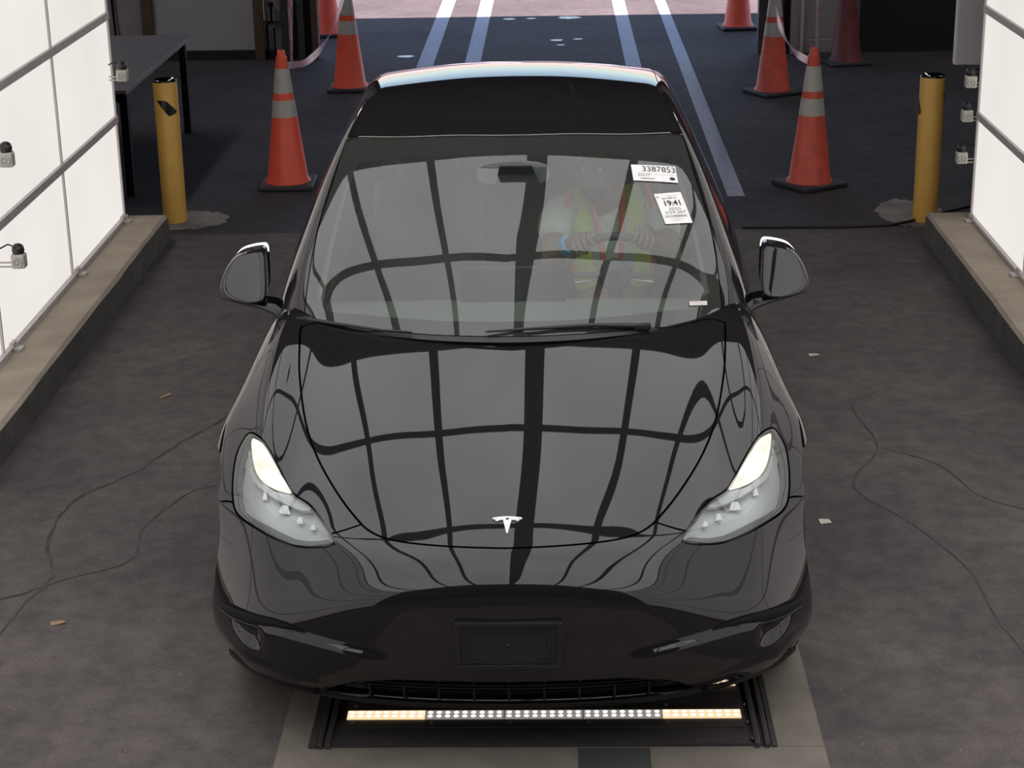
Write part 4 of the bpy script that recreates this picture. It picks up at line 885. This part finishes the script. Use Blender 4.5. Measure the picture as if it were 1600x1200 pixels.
def put(root, wrap, s, size, x, y, m='ink', sx=1, bold=0, name='lettering'):
    o = text(s, size, name, m, root, Matrix.Translation((x, y, 0)), sx, extrude=.0003, bold=bold); wrap(o)
def bars(root, wrap, x0, x1, y0, y1, n, m='ink'):
    b = B(); xs = np.sort(rng.uniform(x0, x1, n)); 
    for x in np.linspace(x0, x1, n):
        w = (x1-x0)/n*rng.uniform(.25, .7); b.add([(x, y0, 0), (x+w, y0, 0), (x+w, y1, 0), (x, y1, 0)], [(0, 1, 2, 3)])
    o = b.build('barcode', m, root); wrap(o); o['kind'] = 'stuff'
r1, w1 = paper(PAPER1, .165, .078, 'number_sheet', 'wide white paper numbered 3387853 at the top corner of the windshield')
put(r1, w1, '3387853', .037, .018, .0185, sx=.98); put(r1, w1, 'SANT', .0135, -.040, -.012, 'greyink', sx=1.35); bars(r1, w1, -.062, -.012, -.004, -.001, 14, 'greyink')
bars(r1, w1, -.055, -.005, -.031, -.024, 16)
b = B(); b.add([(.063+.0105*math.cos(a), -.0225+.0075*math.sin(a), 0) for a in np.linspace(0, 2*math.pi, 17)[:-1]], [list(range(16))]); o = b.build('ink_dot', 'ink', r1); w1(o)
b = B(); b.add([(.0, -.006, 0), (.075, -.006, 0), (.075, -.0068, 0), (.0, -.0068, 0)], [(0, 1, 2, 3)]); o = b.build('rule_line', 'greyink', r1); w1(o)
r2, w2 = paper(PAPER2, .105, .150, 'sale_sheet', 'upright white paper reading 19:41 below the numbered paper on the windshield')
put(r2, w2, '19:41', .036, .004, .022, bold=.0008, sx=.92); put(r2, w2, 'Sale 2025 23', .0115, -.002, .048, sx=.95); put(r2, w2, '2023', .0185, .004, -.006, 'greyink', sx=1.35); put(r2, w2, 'X29,367', .0185, .002, -.023, 'greyink', sx=1.3)
bars(r2, w2, -.044, .040, -.046, -.035, 30, 'greyink')
b = B()
for k in range(5): b.add([(-.048+.002*k, .052, 0), (-.0472+.002*k, .052, 0), (-.0472+.002*k, .062, 0), (-.048+.002*k, .062, 0)], [(0, 1, 2, 3)])
o = b.build('barcode', 'greyink', r2); w2(o); o['kind'] = 'stuff'
for yy, x0, x1 in ((.060, -.02, .035), (-.054, -.03, .03), (-.062, -.02, .015)):
    b = B(); b.add([(x0, yy, 0), (x1, yy, 0), (x1, yy+.0009, 0), (x0, yy+.0009, 0)], [(0, 1, 2, 3)]); o = b.build('rule_line', 'greyink', r2); w2(o)
# small sticker low on the driver's side of the glass
b = B(); V = [on_glass(x, y)[0]+np.array([0, -.002, .002]) for x, y in ((.615, 1.375), (.680, 1.408), (.680, 1.425), (.615, 1.392))]; b.add(V, [(0, 1, 2, 3)])
tag(b.build('serial_strip', 'alu'), 'narrow pale serial strip at the lower glass corner below the wheel', 'label')
# ------------------------------------------------------------------ driver
drv = empty('person', (.36, 2.30, .60), label='person in yellow safety vest with orange trim, grey shirt, hands on steering wheel', cat='person')
DO = Vector((.36, 2.30, .60))
def skin(name, verts, edges, radii, m, parent, sub=2, root=0):
    me = bpy.data.meshes.new(name); me.from_pydata([tuple(Vector(v)-DO) for v in verts], edges, []); o = link(name, me, m, parent)
    md = o.modifiers.new('skin', 'SKIN'); md.use_smooth_shade = True; md.branch_smoothing = .4
    sv = me.skin_vertices[0].data
    for i, r in enumerate(radii): sv[i].radius = (r, r) if not isinstance(r, tuple) else r; sv[i].use_root = (i == root)
    if sub: s_ = o.modifiers.new('sub', 'SUBSURF'); s_.levels = sub; s_.render_levels = sub
    return o
HIP, CH_, NK = (.38, 2.44, .66), (.37, 2.42, 1.02), (.34, 2.33, 1.20)
SL, SRt = (.555, 2.36, 1.145), (.165, 2.36, 1.15)
EL, ER = (.60, 2.10, .99), (.13, 2.12, .98)
WL = (.475, 1.94, 1.165); WR = (.235, 1.96, 1.14)
body = skin('body', [HIP, (.38, 2.45, .82), CH_, NK, (.31, 2.25, 1.27), SL, EL, WL, SRt, ER, WR, (.50, 2.1, .60), (.52, 1.75, .58), (.25, 2.1, .60), (.24, 1.75, .58), (.50, 1.50, .32), (.26, 1.50, .32)],
     [(0, 1), (1, 2), (2, 3), (3, 4), (2, 5), (5, 6), (6, 7), (2, 8), (8, 9), (9, 10), (0, 11), (11, 12), (0, 13), (13, 14), (12, 15), (14, 16)],
     [(.16, .12), (.15, .115), (.165, .12), .062, .055, .068, .046, .028, .068, .046, .028, .085, .065, .085, .065, .045, .045], 'skin', drv)
skin('shirt', [(.38, 2.45, .80), CH_, (.345, 2.345, 1.17), SL, (.585, 2.20, 1.06), SRt, (.135, 2.20, 1.06)], [(0, 1), (1, 2), (1, 3), (3, 4), (1, 5), (5, 6)], [(.165, .13), (.182, .135), .085, .086, .070, .086, .070], 'shirt', drv)
skin('trousers', [(.38, 2.44, .68), (.50, 2.1, .605), (.52, 1.76, .585), (.25, 2.1, .605), (.24, 1.76, .585)], [(0, 1), (1, 2), (0, 3), (3, 4)], [(.17, .13), .098, .078, .098, .078], 'trousers', drv)
def vside(s, nm):
    return skin(nm, [(.38+s*.085, 2.40, .78), (.37+s*.095, 2.365, .95), (.365+s*.11, 2.33, 1.08), (.355+s*.10, 2.34, 1.19), (.35+s*.09, 2.44, 1.20)], [(0, 1), (1, 2), (2, 3), (3, 4)], [(.075, .065), (.075, .068), (.068, .055), (.045, .040), (.05, .045)], 'vest', drv)
vside(1, 'vest_front'); vside(-1, 'vest_front')
for s in (-1, 1):
    b = B(); b.tube([Vector(p)-DO for p in [(.375+s*.022, 2.315, .80), (.37+s*.035, 2.275, .98), (.362+s*.048, 2.262, 1.10), (.352+s*.062, 2.285, 1.20), (.345+s*.07, 2.36, 1.235)]], .011, 6); b.build('vest_trim', 'vestorange', drv)
    b = B(); b.tube([Vector(p)-DO for p in [(.38+s*.155, 2.32, .86), (.37+s*.168, 2.275, 1.0), (.365+s*.175, 2.262, 1.10), (.36+s*.165, 2.285, 1.19), (.36+s*.15, 2.36, 1.235)]], .011, 6); b.build('vest_trim', 'vestorange', drv)
# head
def head(c, turn, nod):
    b = B(); nu, nv = 24, 18; V = []
    for j in range(nv+1):
        t = math.pi*j/nv; z = math.cos(t); r = math.sin(t)
        for i in range(nu):
            a = 2*math.pi*i/nu; x = r*math.cos(a)*.074; y = r*math.sin(a)*.095; zz = z*.118
            f = max(0, -math.sin(a))*r                                  # front side is -y
            if z < -.1: k = 1-.30*((-z-.1)/.9); x *= k; y *= (.92 if y > 0 else .96)
            y -= .022*math.exp(-((math.cos(a)*r)/.16)**2-((z+.12)/.20)**2)*(f > .3)           # nose
            y += .010*(math.exp(-((math.cos(a)*r-.38)/.16)**2-((z-.08)/.11)**2)+math.exp(-((math.cos(a)*r+.38)/.16)**2-((z-.08)/.11)**2))*(f > .3)   # eye sockets
            y -= .006*math.exp(-((math.cos(a)*r)/.32)**2-((z+.45)/.08)**2)*(f > .3)           # lips
            V.append(Vector((x, y, zz)))
    R = Matrix.Translation(Vector(c)-DO) @ Matrix.Rotation(turn, 4, 'Z') @ Matrix.Rotation(nod, 4, 'X')
    b.add([R @ v for v in V], [(j*nu+i, j*nu+(i+1) % nu, (j+1)*nu+(i+1) % nu, (j+1)*nu+i) for j in range(nv) for i in range(nu)], True); hd = b.build('head', 'skin', drv)
    for s in (-1, 1):
        b = B(); q = [R @ Vector((s*(.073+.008*math.sin(t)), .012+.014*math.cos(t), -.005+.028*math.sin(t))) for t in np.linspace(0, 2*math.pi, 13)[:-1]]; b.tube(q, .006, 6, closed=True); b.add(q, [list(range(12))]); b.build('ear', 'skin', hd)
        b = B(); p = R @ Vector((s*.029, -.076, .012)); b.lathe([(.0, -.011), (.007, -.009), (.011, 0), (.007, .009), (0, .011)], 12, tuple(p)); b.build('eye', 'white', hd)
        b = B(); p = R @ Vector((s*.029, -.0865, .012)); b.lathe([(0, -.004), (.004, 0), (0, .004)], 8, tuple(p)); b.build('pupil', 'ink', hd)
    b = B(); b.add([R @ Vector((v.x*1.07, v.y*1.06+.004, v.z*1.07+.004)) for v in V[:nu*10]], [(j*nu+i, j*nu+(i+1) % nu, (j+1)*nu+(i+1) % nu, (j+1)*nu+i) for j in range(9) for i in range(nu) if not (j > 4 and nu*.5 < i+.5 < nu)], True); b.build('hair', 'hair', hd)
    b = B(); W = [R @ Vector((v.x*1.06, v.y*1.06, v.z*1.05)) for v in V]; b.add(W, [(j*nu+i, j*nu+(i+1) % nu, (j+1)*nu+(i+1) % nu, (j+1)*nu+i) for j in range(12, nv-1) for i in range(nu) if nu*.5 <= i+.5 < nu], True); b.build('face_covering', 'hair', hd)
head((.30, 2.21, 1.335), -.15, -.12)
# hands closed on the rim
def hand(a0, s, wrist, nm):
    """a0: angle on the rim; fingers wrap over the far side of the rim"""
    c = Vector(sw(a0)); tang = (Vector(sw(a0+.05))-Vector(sw(a0-.05))).normalized(); rad = (c-Vector(stw)).normalized(); ax = Vector((0, math.cos(tilt), math.sin(tilt)))   # towards the driver
    w = Vector(wrist); palm = c+rad*.012+ax*.030
    V = [w, w+(palm-w)*.55, palm]; E = [(0, 1), (1, 2)]; Rr = [.026, (.030, .020), (.036, .017)]
    for k, (off, ln) in enumerate(((-.033, .9), (-.011, 1.0), (.011, .96), (.033, .8))):
        base = palm+tang*off*s+rad*.008; i0 = len(V); V.append(base); E.append((2, i0)); Rr.append(.0105)
        for dx, dy in ((.030, .012), (.032, -.018*ln), (.012, -.034*ln), (-.010, -.030*ln)):
            V.append(c+tang*off*s*1.05+rad*dx+ax*dy); E.append((len(V)-2, len(V)-1)); Rr.append(.0088)
    i0 = len(V); V.append(w+(palm-w)*.62-rad*.014-tang*.024*s); E.append((1, i0)); Rr.append(.0125)
    V.append(c-rad*.026-tang*.030*s+ax*.016); E.append((i0, i0+1)); Rr.append(.0105)
    V.append(c-rad*.024-tang*.012*s-ax*.012); E.append((i0+1, i0+2)); Rr.append(.009)
    return skin(nm, V, E, Rr, 'skin', drv, 2)
hand(math.radians(62), 1, WL, 'hand'); hand(math.radians(128), -1, WR, 'hand')
b = B(); p0, p1 = Vector(ER)-DO, Vector(WR)-DO; q = p0+(p1-p0)*.62; d = (p1-p0).normalized(); b.tube([q, q+d*.03], .043, 16); b.build('wristband', 'blueband', drv)
b = B(); q = Vector(WL)-DO; d = (Vector(EL)-Vector(WL)).normalized(); b.tube([q+d*.02, q+d*.045], .036, 16); b.build('watch', 'ink', drv)
